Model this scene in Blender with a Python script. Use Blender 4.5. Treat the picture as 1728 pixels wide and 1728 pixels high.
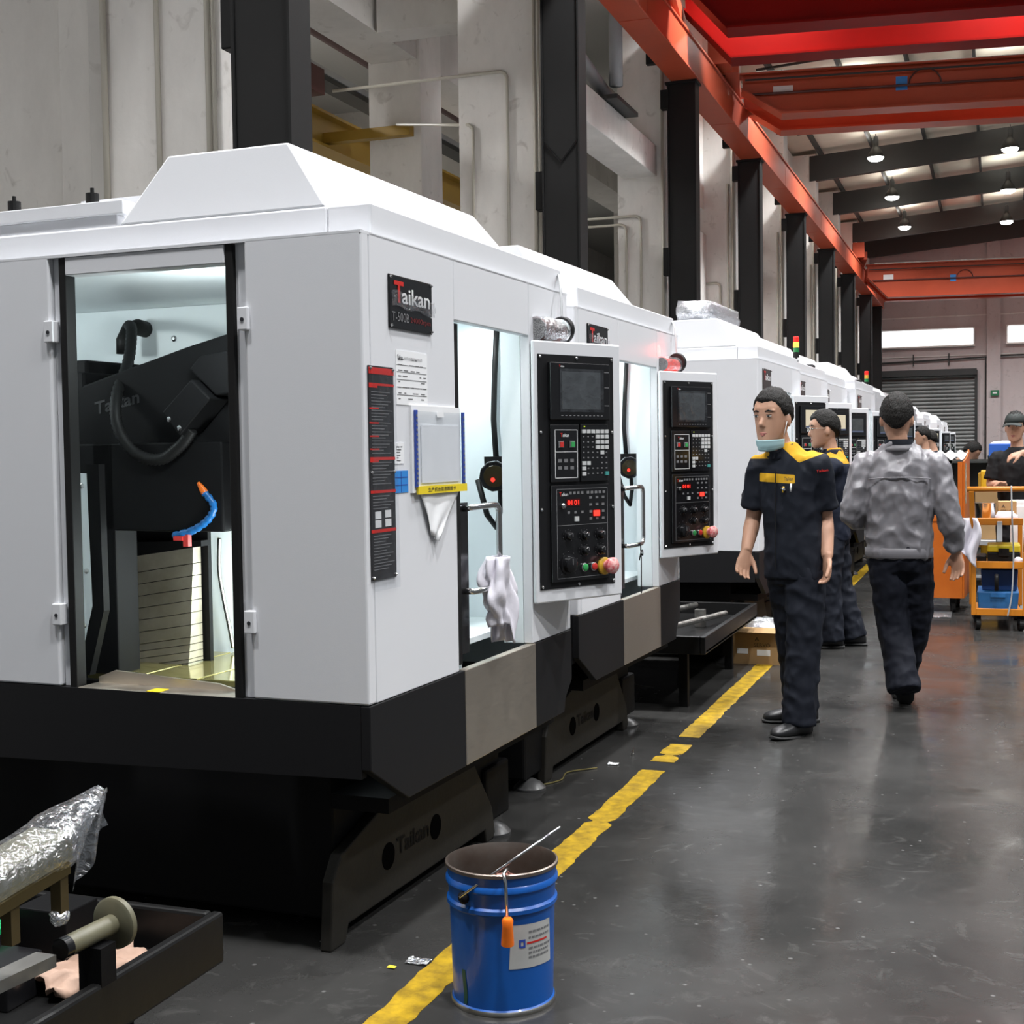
import bpy, bmesh, math, random
from mathutils import Vector, Matrix, noise as mnoise
random.seed(7)
R = math.radians
for o in list(bpy.data.objects):
    bpy.data.objects.remove(o, do_unlink=True)
SC = bpy.context.scene
COL = SC.collection

# ------------------------------------------------------------------ camera
cam = bpy.data.objects.new('camera', bpy.data.cameras.new('camera'))
COL.objects.link(cam)
cam.data.sensor_width = 36.0
cam.data.lens = 46.875
cam.data.clip_end = 300
_r = Vector((0.940117, 0.340565, -0.013985)); _u = Vector((-0.002074, 0.046744, 0.998905)); _b = Vector((0.340846, -0.939058, 0.044651))
cam.matrix_world = Matrix(((_r.x, _u.x, _b.x, 0.0), (_r.y, _u.y, _b.y, 0.0), (_r.z, _u.z, _b.z, 1.45), (0, 0, 0, 1)))
SC.camera = cam

# ------------------------------------------------------------------ world, exposure
w = bpy.data.worlds.new('world'); SC.world = w; w.use_nodes = True
w.node_tree.nodes['Background'].inputs[0].default_value = (0.86, 0.93, 1.0, 1)
w.node_tree.nodes['Background'].inputs[1].default_value = 0.19
SC.view_settings.view_transform = 'Standard'
SC.view_settings.look = 'None'
SC.view_settings.gamma = 1.0
SC.view_settings.use_curve_mapping = False
SC.view_settings.exposure = 0.0
LAMP_POWER = 312.0

# ------------------------------------------------------------------ helpers
STUFF = {'symbol_print', 'screws', 'label_print', 'soft_key_print', 'side_key_print', 'outline_print', 'print_lines', 'small_print', 'red_bars', 'pictogram_prints', 'head_screws', 'guard_screws', 'wall_bolts', 'edge_print', 'dial_print', 'sheet_rules'}
class MB:
    """collects shapes; build() links them as ONE mesh object"""
    def __init__(s): s.v = []; s.f = []
    def add(s, vs, fs):
        n = len(s.v); s.v += [tuple(p) for p in vs]; s.f += [tuple(i + n for i in f) for f in fs]; return s
    def box(s, a, b):
        x0, y0, z0 = [min(a[i], b[i]) for i in range(3)]; x1, y1, z1 = [max(a[i], b[i]) for i in range(3)]
        return s.add([(x0,y0,z0),(x1,y0,z0),(x1,y1,z0),(x0,y1,z0),(x0,y0,z1),(x1,y0,z1),(x1,y1,z1),(x0,y1,z1)],
                     [(0,3,2,1),(4,5,6,7),(0,1,5,4),(1,2,6,5),(2,3,7,6),(3,0,4,7)])
    def hexa(s, bot, top):
        return s.add(list(bot) + list(top), [(3,2,1,0),(4,5,6,7),(0,1,5,4),(1,2,6,5),(2,3,7,6),(3,0,4,7)])
    def prism(s, poly, fn, a, b):
        """poly of 2-D points, fn(p,q,h)->3-D, extruded from a to b"""
        n = len(poly); vs = [fn(p[0], p[1], a) for p in poly] + [fn(p[0], p[1], b) for p in poly]
        fs = [tuple(range(n - 1, -1, -1)), tuple(range(n, 2 * n))] + [(i, (i + 1) % n, n + (i + 1) % n, n + i) for i in range(n)]
        return s.add(vs, fs)
    def tube(s, path, r, n=10, caps=True):
        P = [Vector(p) for p in path]; m = len(P)
        rr = r if isinstance(r, (list, tuple)) else [r] * m
        t0 = (P[1] - P[0]).normalized()
        nrm = t0.orthogonal().normalized(); vs = []; prev = t0
        for i in range(m):
            t = (P[min(i + 1, m - 1)] - P[max(i - 1, 0)])
            t = t.normalized() if t.length > 1e-9 else prev
            q = prev.rotation_difference(t); nrm = (q @ nrm); nrm = (nrm - t * nrm.dot(t)).normalized(); prev = t
            bn = t.cross(nrm)
            for k in range(n):
                a = 2 * math.pi * k / n
                vs.append(P[i] + (nrm * math.cos(a) + bn * math.sin(a)) * rr[i])
        fs = []
        for i in range(m - 1):
            for k in range(n):
                fs.append((i*n + k, i*n + (k+1) % n, (i+1)*n + (k+1) % n, (i+1)*n + k))
        if caps:
            fs.append(tuple(range(n - 1, -1, -1))); fs.append(tuple((m-1)*n + k for k in range(n)))
        return s.add(vs, fs)
    def lathe(s, prof, o=(0,0,0), ax=(0,0,1), n=24, caps=True):
        """prof: list of (radius, height along axis)"""
        o = Vector(o); a = Vector(ax).normalized(); e = a.orthogonal().normalized(); g = a.cross(e); vs = []
        for (r, h) in prof:
            for k in range(n):
                t = 2 * math.pi * k / n
                vs.append(o + a * h + (e * math.cos(t) + g * math.sin(t)) * max(r, 1e-5))
        fs = []
        for i in range(len(prof) - 1):
            for k in range(n):
                fs.append((i*n + k, i*n + (k+1) % n, (i+1)*n + (k+1) % n, (i+1)*n + k))
        if caps:
            fs.append(tuple(range(n - 1, -1, -1))); fs.append(tuple((len(prof)-1)*n + k for k in range(n)))
        return s.add(vs, fs)
    def loft(s, rings, caps=True):
        n = len(rings[0]); vs = [p for r in rings for p in r]; fs = []
        for i in range(len(rings) - 1):
            for k in range(n):
                fs.append((i*n + k, i*n + (k+1) % n, (i+1)*n + (k+1) % n, (i+1)*n + k))
        if caps:
            fs.append(tuple(range(n - 1, -1, -1))); fs.append(tuple((len(rings)-1)*n + k for k in range(n)))
        return s.add(vs, fs)
    def ell(s, c, rx, ry, rz, nu=16, nv=10, M=None, fn=None):
        c = Vector(c); vs = []; fs = []
        for j in range(nv + 1):
            e = -math.pi/2 + math.pi * j / nv
            for i in range(nu):
                a = 2 * math.pi * i / nu
                p = Vector((math.cos(e)*math.cos(a), math.cos(e)*math.sin(a), math.sin(e)))
                k = fn(p) if fn else 1.0
                p = Vector((p.x*rx, p.y*ry, p.z*rz)) * k
                if M is not None: p = M @ p
                vs.append(c + p)
        for j in range(nv):
            for i in range(nu):
                fs.append((j*nu + i, j*nu + (i+1) % nu, (j+1)*nu + (i+1) % nu, (j+1)*nu + i))
        return s.add(vs, fs)
    def grid(s, fn, nu, nv, thick=None):
        vs = [fn(i / nu, j / nv) for j in range(nv + 1) for i in range(nu + 1)]
        fs = [(j*(nu+1)+i, j*(nu+1)+i+1, (j+1)*(nu+1)+i+1, (j+1)*(nu+1)+i) for j in range(nv) for i in range(nu)]
        return s.add(vs, fs)
    def mesh(s, name):
        me = bpy.data.meshes.new(name); me.from_pydata([tuple(p) for p in s.v], [], s.f)
        bm = bmesh.new(); bm.from_mesh(me)
        bmesh.ops.recalc_face_normals(bm, faces=bm.faces); bm.to_mesh(me); bm.free()
        return me
    def build(s, name, mat=None, parent=None, smooth=False, bevel=0.0, loc=None, rotz=0.0, solid=0.0, sub=0):
        me = s.mesh(name)
        return link(name, me, mat, parent, smooth, bevel, loc, rotz, solid, sub)

def link(name, me, mat=None, parent=None, smooth=False, bevel=0.0, loc=None, rotz=0.0, solid=0.0, sub=0):
    if mat is not None and not me.materials: me.materials.append(mat)
    if smooth:
        me.polygons.foreach_set('use_smooth', [True] * len(me.polygons))
        if smooth == 'auto': me.set_sharp_from_angle(angle=R(40))
    o = bpy.data.objects.new(name, me); COL.objects.link(o)
    if parent is not None: o.parent = parent
    if loc is not None: o.location = loc
    if rotz: o.rotation_euler = (0, 0, rotz)
    if solid:
        m = o.modifiers.new('solid', 'SOLIDIFY'); m.thickness = solid; m.offset = 0
    if bevel:
        m = o.modifiers.new('bevel', 'BEVEL'); m.width = bevel; m.segments = 2; m.limit_method = 'ANGLE'; m.angle_limit = R(35)
    if name in STUFF: o['kind'] = 'stuff'
    if sub:
        m = o.modifiers.new('sub', 'SUBSURF'); m.levels = sub; m.render_levels = sub
    return o

def empty(name, loc=(0,0,0), rotz=0.0, parent=None):
    o = bpy.data.objects.new(name, None); COL.objects.link(o)
    o.location = loc; o.rotation_euler = (0, 0, rotz); o.empty_display_size = 0.1
    if parent is not None: o.parent = parent
    return o
def tag(o, label, cat, group=None, kind=None):
    o['label'] = label; o['category'] = cat
    if group: o['group'] = group
    if kind: o['kind'] = kind
    return o
def struct(o):
    o['kind'] = 'structure'; return o
def copy_tree(o, parent=None):
    c = o.copy(); COL.objects.link(c); c.parent = parent
    for ch in list(o.children): copy_tree(ch, c)
    return c

# text as mesh data, lying in XY facing +Z, centred at its left/bottom
_txt = {}
def text_geo(body, size=1.0, bold=0.0, extrude=0.0, shear=0.0):
    k = (body, bold, shear)
    if k not in _txt:
        cu = bpy.data.curves.new('t', 'FONT'); cu.body = body; cu.size = 1.0; cu.offset = bold; cu.shear = shear; cu.resolution_u = 3
        o = bpy.data.objects.new('t', cu); COL.objects.link(o)
        dg = bpy.context.evaluated_depsgraph_get(); dg.update()
        me = bpy.data.meshes.new_from_object(o.evaluated_get(dg))
        _txt[k] = ([tuple(v.co) for v in me.vertices], [tuple(p.vertices) for p in me.polygons])
        bpy.data.objects.remove(o); bpy.data.curves.remove(cu); bpy.data.meshes.remove(me)
    vs, fs = _txt[k]
    return [(x * size, y * size) for x, y, z in vs], fs
def add_text(mb, body, fn, width=None, size=None, bold=0.0, height=None, shear=0.0):
    """fn(x, y) -> 3-D point; the text is scaled to width/height"""
    vs, fs = text_geo(body, 1.0, bold, shear=shear)
    if not vs: return mb
    x0 = min(v[0] for v in vs); x1 = max(v[0] for v in vs); y0 = min(v[1] for v in vs); y1 = max(v[1] for v in vs)
    sx = width / (x1 - x0) if width else size
    sy = height / (y1 - y0) if height else (size if size else sx)
    if not width and height: sx = sy
    return mb.add([fn((x - x0) * sx, (y - y0) * sy) for x, y in vs], fs)

# ------------------------------------------------------------------ materials
def MAT(name, col, rough=0.5, metal=0.0, noise=None, bump=None, spec=0.5, emit=None, coat=0.0, col2=None, coord='Object', stretch=None, sheen=0.0, rnoise=None):
    m = bpy.data.materials.new(name); m.use_nodes = True; nt = m.node_tree; b = nt.nodes['Principled BSDF']
    b.inputs['Base Color'].default_value = (*col, 1); b.inputs['Roughness'].default_value = rough
    b.inputs['Metallic'].default_value = metal; b.inputs['Specular IOR Level'].default_value = spec
    b.inputs['Coat Weight'].default_value = coat
    if sheen: b.inputs['Sheen Weight'].default_value = sheen
    if emit:
        b.inputs['Emission Color'].default_value = (*emit[0], 1); b.inputs['Emission Strength'].default_value = emit[1]
    vec = None
    if noise or bump or rnoise:
        tc = nt.nodes.new('ShaderNodeTexCoord'); vec = tc.outputs[coord]
        if stretch:
            mp = nt.nodes.new('ShaderNodeMapping'); mp.inputs['Scale'].default_value = stretch
            nt.links.new(vec, mp.inputs['Vector']); vec = mp.outputs[0]
    if noise:
        n = nt.nodes.new('ShaderNodeTexNoise'); n.inputs['Scale'].default_value = noise[0]; n.inputs['Detail'].default_value = 6
        n.inputs['Roughness'].default_value = 0.62
        nt.links.new(vec, n.inputs['Vector'])
        cr = nt.nodes.new('ShaderNodeValToRGB'); cr.color_ramp.elements[0].position = 0.5 - noise[1]; cr.color_ramp.elements[1].position = 0.5 + noise[1]
        c2 = col2 if col2 else tuple(c * 0.6 for c in col)
        cr.color_ramp.elements[0].color = (*c2, 1); cr.color_ramp.elements[1].color = (*col, 1)
        nt.links.new(n.outputs['Fac'], cr.inputs[0]); nt.links.new(cr.outputs[0], b.inputs['Base Color'])
    if rnoise:
        n = nt.nodes.new('ShaderNodeTexNoise'); n.inputs['Scale'].default_value = rnoise[0]; n.inputs['Detail'].default_value = 4
        nt.links.new(vec, n.inputs['Vector'])
        mr = nt.nodes.new('ShaderNodeMapRange'); mr.inputs[1].default_value = 0.3; mr.inputs[2].default_value = 0.7
        mr.inputs[3].default_value = rnoise[1]; mr.inputs[4].default_value = rnoise[2]
        nt.links.new(n.outputs['Fac'], mr.inputs[0]); nt.links.new(mr.outputs[0], b.inputs['Roughness'])
    if bump:
        n = nt.nodes.new('ShaderNodeTexNoise'); n.inputs['Scale'].default_value = bump[0]; n.inputs['Detail'].default_value = 3
        nt.links.new(vec, n.inputs['Vector'])
        bp = nt.nodes.new('ShaderNodeBump'); bp.inputs['Strength'].default_value = bump[1]; bp.inputs['Distance'].default_value = bump[2] if len(bump) > 2 else 0.01
        nt.links.new(n.outputs['Fac'], bp.inputs['Height']); nt.links.new(bp.outputs[0], b.inputs['Normal'])
    return m

def EMIT(name, col, s):
    m = bpy.data.materials.new(name); m.use_nodes = True; nt = m.node_tree
    nt.nodes.remove(nt.nodes['Principled BSDF']); e = nt.nodes.new('ShaderNodeEmission')
    e.inputs[0].default_value = (*col, 1); e.inputs[1].default_value = s
    nt.links.new(e.outputs[0], nt.nodes['Material Output'].inputs[0]); return m

m_white = MAT('white_powder_coat', (0.70, 0.71, 0.735), 0.38, bump=(260, 0.06, 0.002))
m_whitein = MAT('white_interior_coat', (0.80, 0.86, 0.88), 0.35)
m_black = MAT('black_powder_coat', (0.007, 0.007, 0.008), 0.5, spec=0.3, bump=(200, 0.05, 0.002))
m_gloss = MAT('black_gloss', (0.008, 0.008, 0.009), 0.2)
m_rubber = MAT('black_rubber', (0.008, 0.008, 0.008), 0.55, spec=0.25)
m_cast = MAT('dark_casting', (0.022, 0.020, 0.016), 0.6, spec=0.3, noise=(9, 0.25), bump=(60, 0.15, 0.004))
m_castin = MAT('black_casting', (0.006, 0.006, 0.0065), 0.6, spec=0.12, bump=(60, 0.1, 0.004))
m_steel = MAT('brushed_stainless', (0.64, 0.575, 0.49), 0.42, 1.0, stretch=(1, 1, 60), rnoise=(14, 0.34, 0.5))
m_chrome = MAT('chrome', (0.62, 0.62, 0.62), 0.16, 1.0)
m_metal = MAT('bare_metal', (0.45, 0.44, 0.41), 0.35, 1.0, rnoise=(20, 0.25, 0.5))
m_cover = MAT('oily_steel_cover', (0.50, 0.46, 0.38), 0.45, 0.6, noise=(7, 0.25), col2=(0.30, 0.27, 0.20))
m_oil = MAT('oiled_table', (0.50, 0.44, 0.17), 0.12, 0.7)
m_colsteel = MAT('dark_column_steel', (0.010, 0.010, 0.010), 0.6, spec=0.3, noise=(1.5, 0.3), bump=(30, 0.05, 0.004))
m_colflange = MAT('column_flange_steel', (0.10, 0.10, 0.105), 0.5)
m_floor = None
m_yellow = MAT('yellow_floor_tape', (0.46, 0.29, 0.010), 0.55, spec=0.3, noise=(16, 0.12), col2=(0.24, 0.15, 0.010))
m_orange = MAT('orange_crane_paint', (0.47, 0.078, 0.034), 0.4, spec=0.25, noise=(1.2, 0.3), col2=(0.37, 0.06, 0.026))
m_red = MAT('red_crane_paint', (0.22, 0.005, 0.003), 0.5, spec=0.06, noise=(1.0, 0.3), col2=(0.17, 0.004, 0.003))
m_darkred = MAT('dark_red_pipe_paint', (0.09, 0.03, 0.025), 0.5)
m_yelbeam = MAT('yellow_beam_paint', (0.32, 0.19, 0.02), 0.5)
m_purlin = MAT('dark_roof_steel', (0.035, 0.037, 0.035), 0.6)
m_conduit = MAT('painted_conduit', (0.50, 0.47, 0.40), 0.5)
m_lampb = MAT('lamp_housing_black', (0.02, 0.02, 0.02), 0.4)
m_lamp = EMIT('lamp_glow', (1.0, 0.97, 0.93), 30.0)
m_day = EMIT('daylight_pane', (0.93, 0.97, 1.0), 2.6)
m_tube = EMIT('work_light_glow', (0.92, 1.0, 1.0), 7.0)
m_text_w = MAT('print_white', (0.72, 0.72, 0.72), 0.5)
m_text_g = MAT('print_grey', (0.17, 0.17, 0.175), 0.4)
m_text_r = MAT('print_red', (0.55, 0.02, 0.015), 0.4)
m_text_k = MAT('print_black', (0.02, 0.02, 0.025), 0.5)
m_paper = MAT('white_paper', (0.80, 0.81, 0.82), 0.6)
m_blue_label = MAT('blue_label', (0.03, 0.23, 0.62), 0.45)
m_blue_ink = MAT('dark_blue_print', (0.03, 0.07, 0.36), 0.45)
m_yel_label = MAT('yellow_label', (0.78, 0.60, 0.02), 0.45)
m_redlamp = EMIT('red_glow', (1.0, 0.03, 0.02), 3.0)
m_redlens = MAT('red_lens', (0.55, 0.02, 0.015), 0.25, emit=((1, .03, .02), .35))
m_amber = EMIT('amber_glow', (1.0, 0.35, 0.04), 5.0)
m_greenlens = MAT('green_lens', (0.02, 0.17, 0.05), 0.25)
m_red_btn = MAT('red_button', (0.55, 0.035, 0.03), 0.3)
m_green_btn = MAT('green_button', (0.04, 0.33, 0.09), 0.3)
m_white_btn = MAT('white_key', (0.55, 0.56, 0.56), 0.4)
m_teal_btn = MAT('teal_key', (0.06, 0.30, 0.28), 0.4)
m_lcd = MAT('dark_lcd', (0.075, 0.08, 0.082), 0.25, noise=(9, 0.12), col2=(0.05, 0.054, 0.056), stretch=(1, 1, 2.5))
m_lcdon = EMIT('lit_lcd', (0.95, 0.84, 0.62), 0.75)
m_lcdbar = MAT('lcd_status_bar', (0.08, 0.10, 0.16), 0.4)
m_pinkwrap = MAT('wrapped_red_knob', (0.62, 0.10, 0.12), 0.22, noise=(60, 0.1), col2=(0.75, 0.45, 0.42))
m_yelring = MAT('yellow_ring', (0.60, 0.36, 0.03), 0.4)
m_rag = MAT('white_rag', (0.66, 0.64, 0.70), 0.8, bump=(40, 0.3, 0.004))
m_leather = MAT('pale_pink_cloth', (0.44, 0.30, 0.23), 0.8, noise=(9, 0.2), col2=(0.33, 0.21, 0.15), bump=(25, 0.35, 0.006))
m_bucket = MAT('blue_drum_paint', (0.005, 0.10, 0.42), 0.32, noise=(5, 0.2), col2=(0.004, 0.075, 0.33), coat=0.2)
m_orangeplastic = MAT('orange_plastic', (0.85, 0.17, 0.01), 0.35)
m_card = MAT('cardboard', (0.40, 0.25, 0.11), 0.75, noise=(6, 0.3), col2=(0.34, 0.205, 0.085))
m_trayblack = MAT('oily_black_tray', (0.007, 0.007, 0.007), 0.4, spec=0.3, bump=(40, 0.12, 0.004))
m_khaki = MAT('khaki_primer', (0.15, 0.15, 0.105), 0.4, noise=(7, 0.2), col2=(0.11, 0.10, 0.06))
m_greenpl = MAT('green_plastic', (0.01, 0.33, 0.12), 0.4)
m_cart = MAT('orange_cart_paint', (0.52, 0.13, 0.010), 0.4, noise=(4, 0.25), col2=(0.40, 0.085, 0.006))
m_cart2 = MAT('amber_trolley_paint', (0.56, 0.19, 0.012), 0.4, noise=(4, 0.25), col2=(0.50, 0.17, 0.01))
m_bluebin = MAT('blue_bin_plastic', (0.02, 0.13, 0.34), 0.45)
m_darkblue = MAT('dark_blue_plastic', (0.008, 0.04, 0.15), 0.45)
m_yelplastic = MAT('yellow_plastic', (0.72, 0.58, 0.02), 0.4)
m_grey = MAT('mid_grey_paint', (0.38, 0.39, 0.40), 0.5)
m_corr = MAT('opaque_white_plastic', (0.72, 0.72, 0.72), 0.5)

def wrap_material(name, tint=(0.85, 0.87, 0.9), fac=0.42, scale=38):
    m = bpy.data.materials.new(name); m.use_nodes = True; nt = m.node_tree
    nt.nodes.remove(nt.nodes['Principled BSDF'])
    tr = nt.nodes.new('ShaderNodeBsdfTransparent'); gl = nt.nodes.new('ShaderNodeBsdfGlossy'); gl.inputs['Roughness'].default_value = 0.14
    gl.inputs['Color'].default_value = (*tint, 1); tr.inputs['Color'].default_value = (0.92, 0.93, 0.94, 1)
    df = nt.nodes.new('ShaderNodeBsdfDiffuse'); df.inputs['Color'].default_value = (*tint, 1)
    tc = nt.nodes.new('ShaderNodeTexCoord'); n = nt.nodes.new('ShaderNodeTexNoise'); n.inputs['Scale'].default_value = scale; n.inputs['Detail'].default_value = 2
    n.inputs['Distortion'].default_value = 1.5
    nt.links.new(tc.outputs['Object'], n.inputs['Vector'])
    bp = nt.nodes.new('ShaderNodeBump'); bp.inputs['Strength'].default_value = 0.9; bp.inputs['Distance'].default_value = 0.01
    nt.links.new(n.outputs['Fac'], bp.inputs['Height']); nt.links.new(bp.outputs[0], gl.inputs['Normal'])
    m1 = nt.nodes.new('ShaderNodeMixShader'); m1.inputs[0].default_value = 0.12
    nt.links.new(gl.outputs[0], m1.inputs[1]); nt.links.new(df.outputs[0], m1.inputs[2])
    m2 = nt.nodes.new('ShaderNodeMixShader')
    mr = nt.nodes.new('ShaderNodeMapRange'); mr.inputs[1].default_value = 0.35; mr.inputs[2].default_value = 0.7; mr.inputs[3].default_value = fac * 0.5; mr.inputs[4].default_value = min(1, fac * 1.6)
    nt.links.new(n.outputs['Fac'], mr.inputs[0]); nt.links.new(mr.outputs[0], m2.inputs[0])
    nt.links.new(tr.outputs[0], m2.inputs[1]); nt.links.new(m1.outputs[0], m2.inputs[2])
    nt.links.new(m2.outputs[0], nt.nodes['Material Output'].inputs[0]); return m
m_wrap = wrap_material('clear_plastic_wrap', fac=0.26)
m_foil = wrap_material('silvery_bubble_wrap', fac=0.75, scale=60)
m_pocketfilm = wrap_material('pocket_film', tint=(0.95, 0.96, 1.0), fac=0.03, scale=6)
m_film = wrap_material('thin_clear_film', fac=0.07, scale=14)

def concrete(name, a, b, c, streak=True):
    m = bpy.data.materials.new(name); m.use_nodes = True; nt = m.node_tree; bs = nt.nodes['Principled BSDF']; bs.inputs['Roughness'].default_value = 0.85
    tc = nt.nodes.new('ShaderNodeTexCoord')
    n1 = nt.nodes.new('ShaderNodeTexNoise'); n1.inputs['Scale'].default_value = 0.9; n1.inputs['Detail'].default_value = 8; n1.inputs['Roughness'].default_value = 0.65
    mp = nt.nodes.new('ShaderNodeMapping'); mp.inputs['Scale'].default_value = (1, 1, 0.45 if streak else 1)
    nt.links.new(tc.outputs['Object'], mp.inputs[0]); nt.links.new(mp.outputs[0], n1.inputs['Vector'])
    r1 = nt.nodes.new('ShaderNodeValToRGB'); r1.color_ramp.elements[0].position = 0.33; r1.color_ramp.elements[1].position = 0.66
    r1.color_ramp.elements[0].color = (*a, 1); r1.color_ramp.elements[1].color = (*b, 1)
    nt.links.new(n1.outputs['Fac'], r1.inputs[0])
    n2 = nt.nodes.new('ShaderNodeTexNoise'); n2.inputs['Scale'].default_value = 5.0; n2.inputs['Detail'].default_value = 7; n2.inputs['Distortion'].default_value = 1.0
    nt.links.new(tc.outputs['Object'], n2.inputs['Vector'])
    r2 = nt.nodes.new('ShaderNodeValToRGB'); r2.color_ramp.elements[0].position = 0.62; r2.color_ramp.elements[1].position = 0.74
    r2.color_ramp.elements[0].color = (0, 0, 0, 1); r2.color_ramp.elements[1].color = (0.55, 0.55, 0.55, 1)
    nt.links.new(n2.outputs['Fac'], r2.inputs[0])
    mx = nt.nodes.new('ShaderNodeMix'); mx.data_type = 'RGBA'
    nt.links.new(r2.outputs[0], mx.inputs[0]); nt.links.new(r1.outputs[0], mx.inputs[6]); mx.inputs[7].default_value = (*c, 1)
    nt.links.new(mx.outputs[2], bs.inputs['Base Color'])
    bp = nt.nodes.new('ShaderNodeBump'); bp.inputs['Strength'].default_value = 0.2; bp.inputs['Distance'].default_value = 0.02
    nt.links.new(n2.outputs['Fac'], bp.inputs['Height']); nt.links.new(bp.outputs[0], bs.inputs['Normal'])
    return m
m_conc = concrete('painted_concrete', (0.68, 0.655, 0.62), (0.86, 0.835, 0.795), (0.45, 0.42, 0.38))
m_conc2 = concrete('grey_concrete', (0.58, 0.56, 0.53), (0.72, 0.70, 0.665), (0.40, 0.375, 0.34))
m_farwall = concrete('pinkish_plaster', (0.45, 0.395, 0.39), (0.53, 0.48, 0.475), (0.28, 0.25, 0.25))
m_roof = MAT('roof_sheet', (0.74, 0.69, 0.57), 0.8, noise=(1.4, 0.3), col2=(0.60, 0.55, 0.45))
m_shutter = MAT('rolling_shutter_slat', (0.27, 0.285, 0.28), 0.5, 0.4, noise=(0.8, 0.3))
m_shbox = MAT('shutter_dark_frame', (0.03, 0.035, 0.035), 0.5)

def floor_material():
    m = bpy.data.materials.new('sealed_concrete_floor'); m.use_nodes = True; nt = m.node_tree; bs = nt.nodes['Principled BSDF']
    tc = nt.nodes.new('ShaderNodeTexCoord')
    def nz(scale, detail, dist=0.0, rough=0.6):
        n = nt.nodes.new('ShaderNodeTexNoise'); n.inputs['Scale'].default_value = scale; n.inputs['Detail'].default_value = detail
        n.inputs['Distortion'].default_value = dist; n.inputs['Roughness'].default_value = rough
        nt.links.new(tc.outputs['Object'], n.inputs['Vector']); return n
    def ramp(n, p0, p1, c0, c1):
        r = nt.nodes.new('ShaderNodeValToRGB'); r.color_ramp.elements[0].position = p0; r.color_ramp.elements[1].position = p1
        r.color_ramp.elements[0].color = (*c0, 1); r.color_ramp.elements[1].color = (*c1, 1); nt.links.new(n.outputs['Fac'], r.inputs[0]); return r
    def mix(f, a, bcol):
        x = nt.nodes.new('ShaderNodeMix'); x.data_type = 'RGBA'; nt.links.new(f, x.inputs[0]); nt.links.new(a, x.inputs[6]); x.inputs[7].default_value = (*bcol, 1); return x.outputs[2]
    a = ramp(nz(1.1, 8), 0.32, 0.68, (0.023, 0.0228, 0.022), (0.044, 0.0432, 0.0415))
    vo = nt.nodes.new('ShaderNodeTexVoronoi'); vo.inputs['Scale'].default_value = 11.0; nt.links.new(tc.outputs['Object'], vo.inputs['Vector'])
    spots = nt.nodes.new('ShaderNodeValToRGB'); spots.color_ramp.elements[0].position = 0.04; spots.color_ramp.elements[1].position = 0.085
    spots.color_ramp.elements[0].color = (0.5, 0.5, 0.5, 1); spots.color_ramp.elements[1].color = (0, 0, 0, 1); nt.links.new(vo.outputs['Distance'], spots.inputs[0])
    pale = ramp(nz(5.5, 9, 2.0, 0.7), 0.56, 0.72, (0, 0, 0), (0.55, 0.55, 0.55))
    dark = ramp(nz(2.6, 7, 1.2), 0.60, 0.76, (0, 0, 0), (0.6, 0.6, 0.6))
    c = mix(dark.outputs[0], a.outputs[0], (0.014, 0.0137, 0.0133))
    c = mix(pale.outputs[0], c, (0.085, 0.084, 0.08))
    c = mix(spots.outputs[0], c, (0.20, 0.20, 0.195))
    nt.links.new(c, bs.inputs['Base Color']); bs.inputs['IOR'].default_value = 1.24
    mr = nt.nodes.new('ShaderNodeMapRange'); mr.inputs[1].default_value = 0.35; mr.inputs[2].default_value = 0.65; mr.inputs[3].default_value = 0.10; mr.inputs[4].default_value = 0.30
    nt.links.new(nz(1.7, 6, 0.6).outputs['Fac'], mr.inputs[0]); nt.links.new(mr.outputs[0], bs.inputs['Roughness'])
    bp = nt.nodes.new('ShaderNodeBump'); bp.inputs['Strength'].default_value = 0.12; bp.inputs['Distance'].default_value = 0.01
    nt.links.new(nz(8, 5).outputs['Fac'], bp.inputs['Height']); nt.links.new(bp.outputs[0], bs.inputs['Normal'])
    return m
m_floor = floor_material()
# ================================================================== THE HALL
floor = struct(MB().box((-16, -6, -0.2), (16, 60.4, 0.0)).build('floor', m_floor))

# ---- far wall, windows, shutter
wf = struct(MB().box((-16, 60.0, 0.0), (16, 60.3, 13.0)).build('wall_far', m_farwall))
for x0, x1 in ((-0.36, 0.19), (6.6, 7.15)):
    MB().box((x0, 59.8, 0), (x1, 60.0, 11.0)).build('pier', m_farwall, wf)
for z, h in ((6.95, 0.05), (5.28, 0.04)):
    MB().box((-6, 59.96, z), (12, 60.0, z + h)).build('wall_joint', m_conc2, wf)
MB().tube([(-5.2, 59.9, 5.05), (-2.6, 59.9, 5.12), (0.4, 59.88, 5.22), (6, 59.88, 5.3)], 0.035, 6).build('cable', m_purlin, wf)
MB().tube([(-0.42, 59.9, 0.1), (-0.40, 59.9, 5.2)], 0.03, 6).build('cable', m_purlin, wf)
for x in (-3.35, -1.9):
    MB().box((x, 59.9, 4.9), (x + 0.05, 59.96, 5.4)).build('cable_bracket', m_purlin, wf)
es = MB().box((-0.2, 59.7, 3.55), (0.13, 59.78, 3.78)).build('exit_sign', MAT('exit_sign_green', (0.02, 0.16, 0.07), 0.4), loc=(0, 0, 0))
tag(es, 'small dark green exit sign on the far wall pier', 'sign')
MB().box((-0.12, 59.69, 3.63), (0.05, 59.7, 3.70)).build('arrow_print', m_text_w, es)
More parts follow.
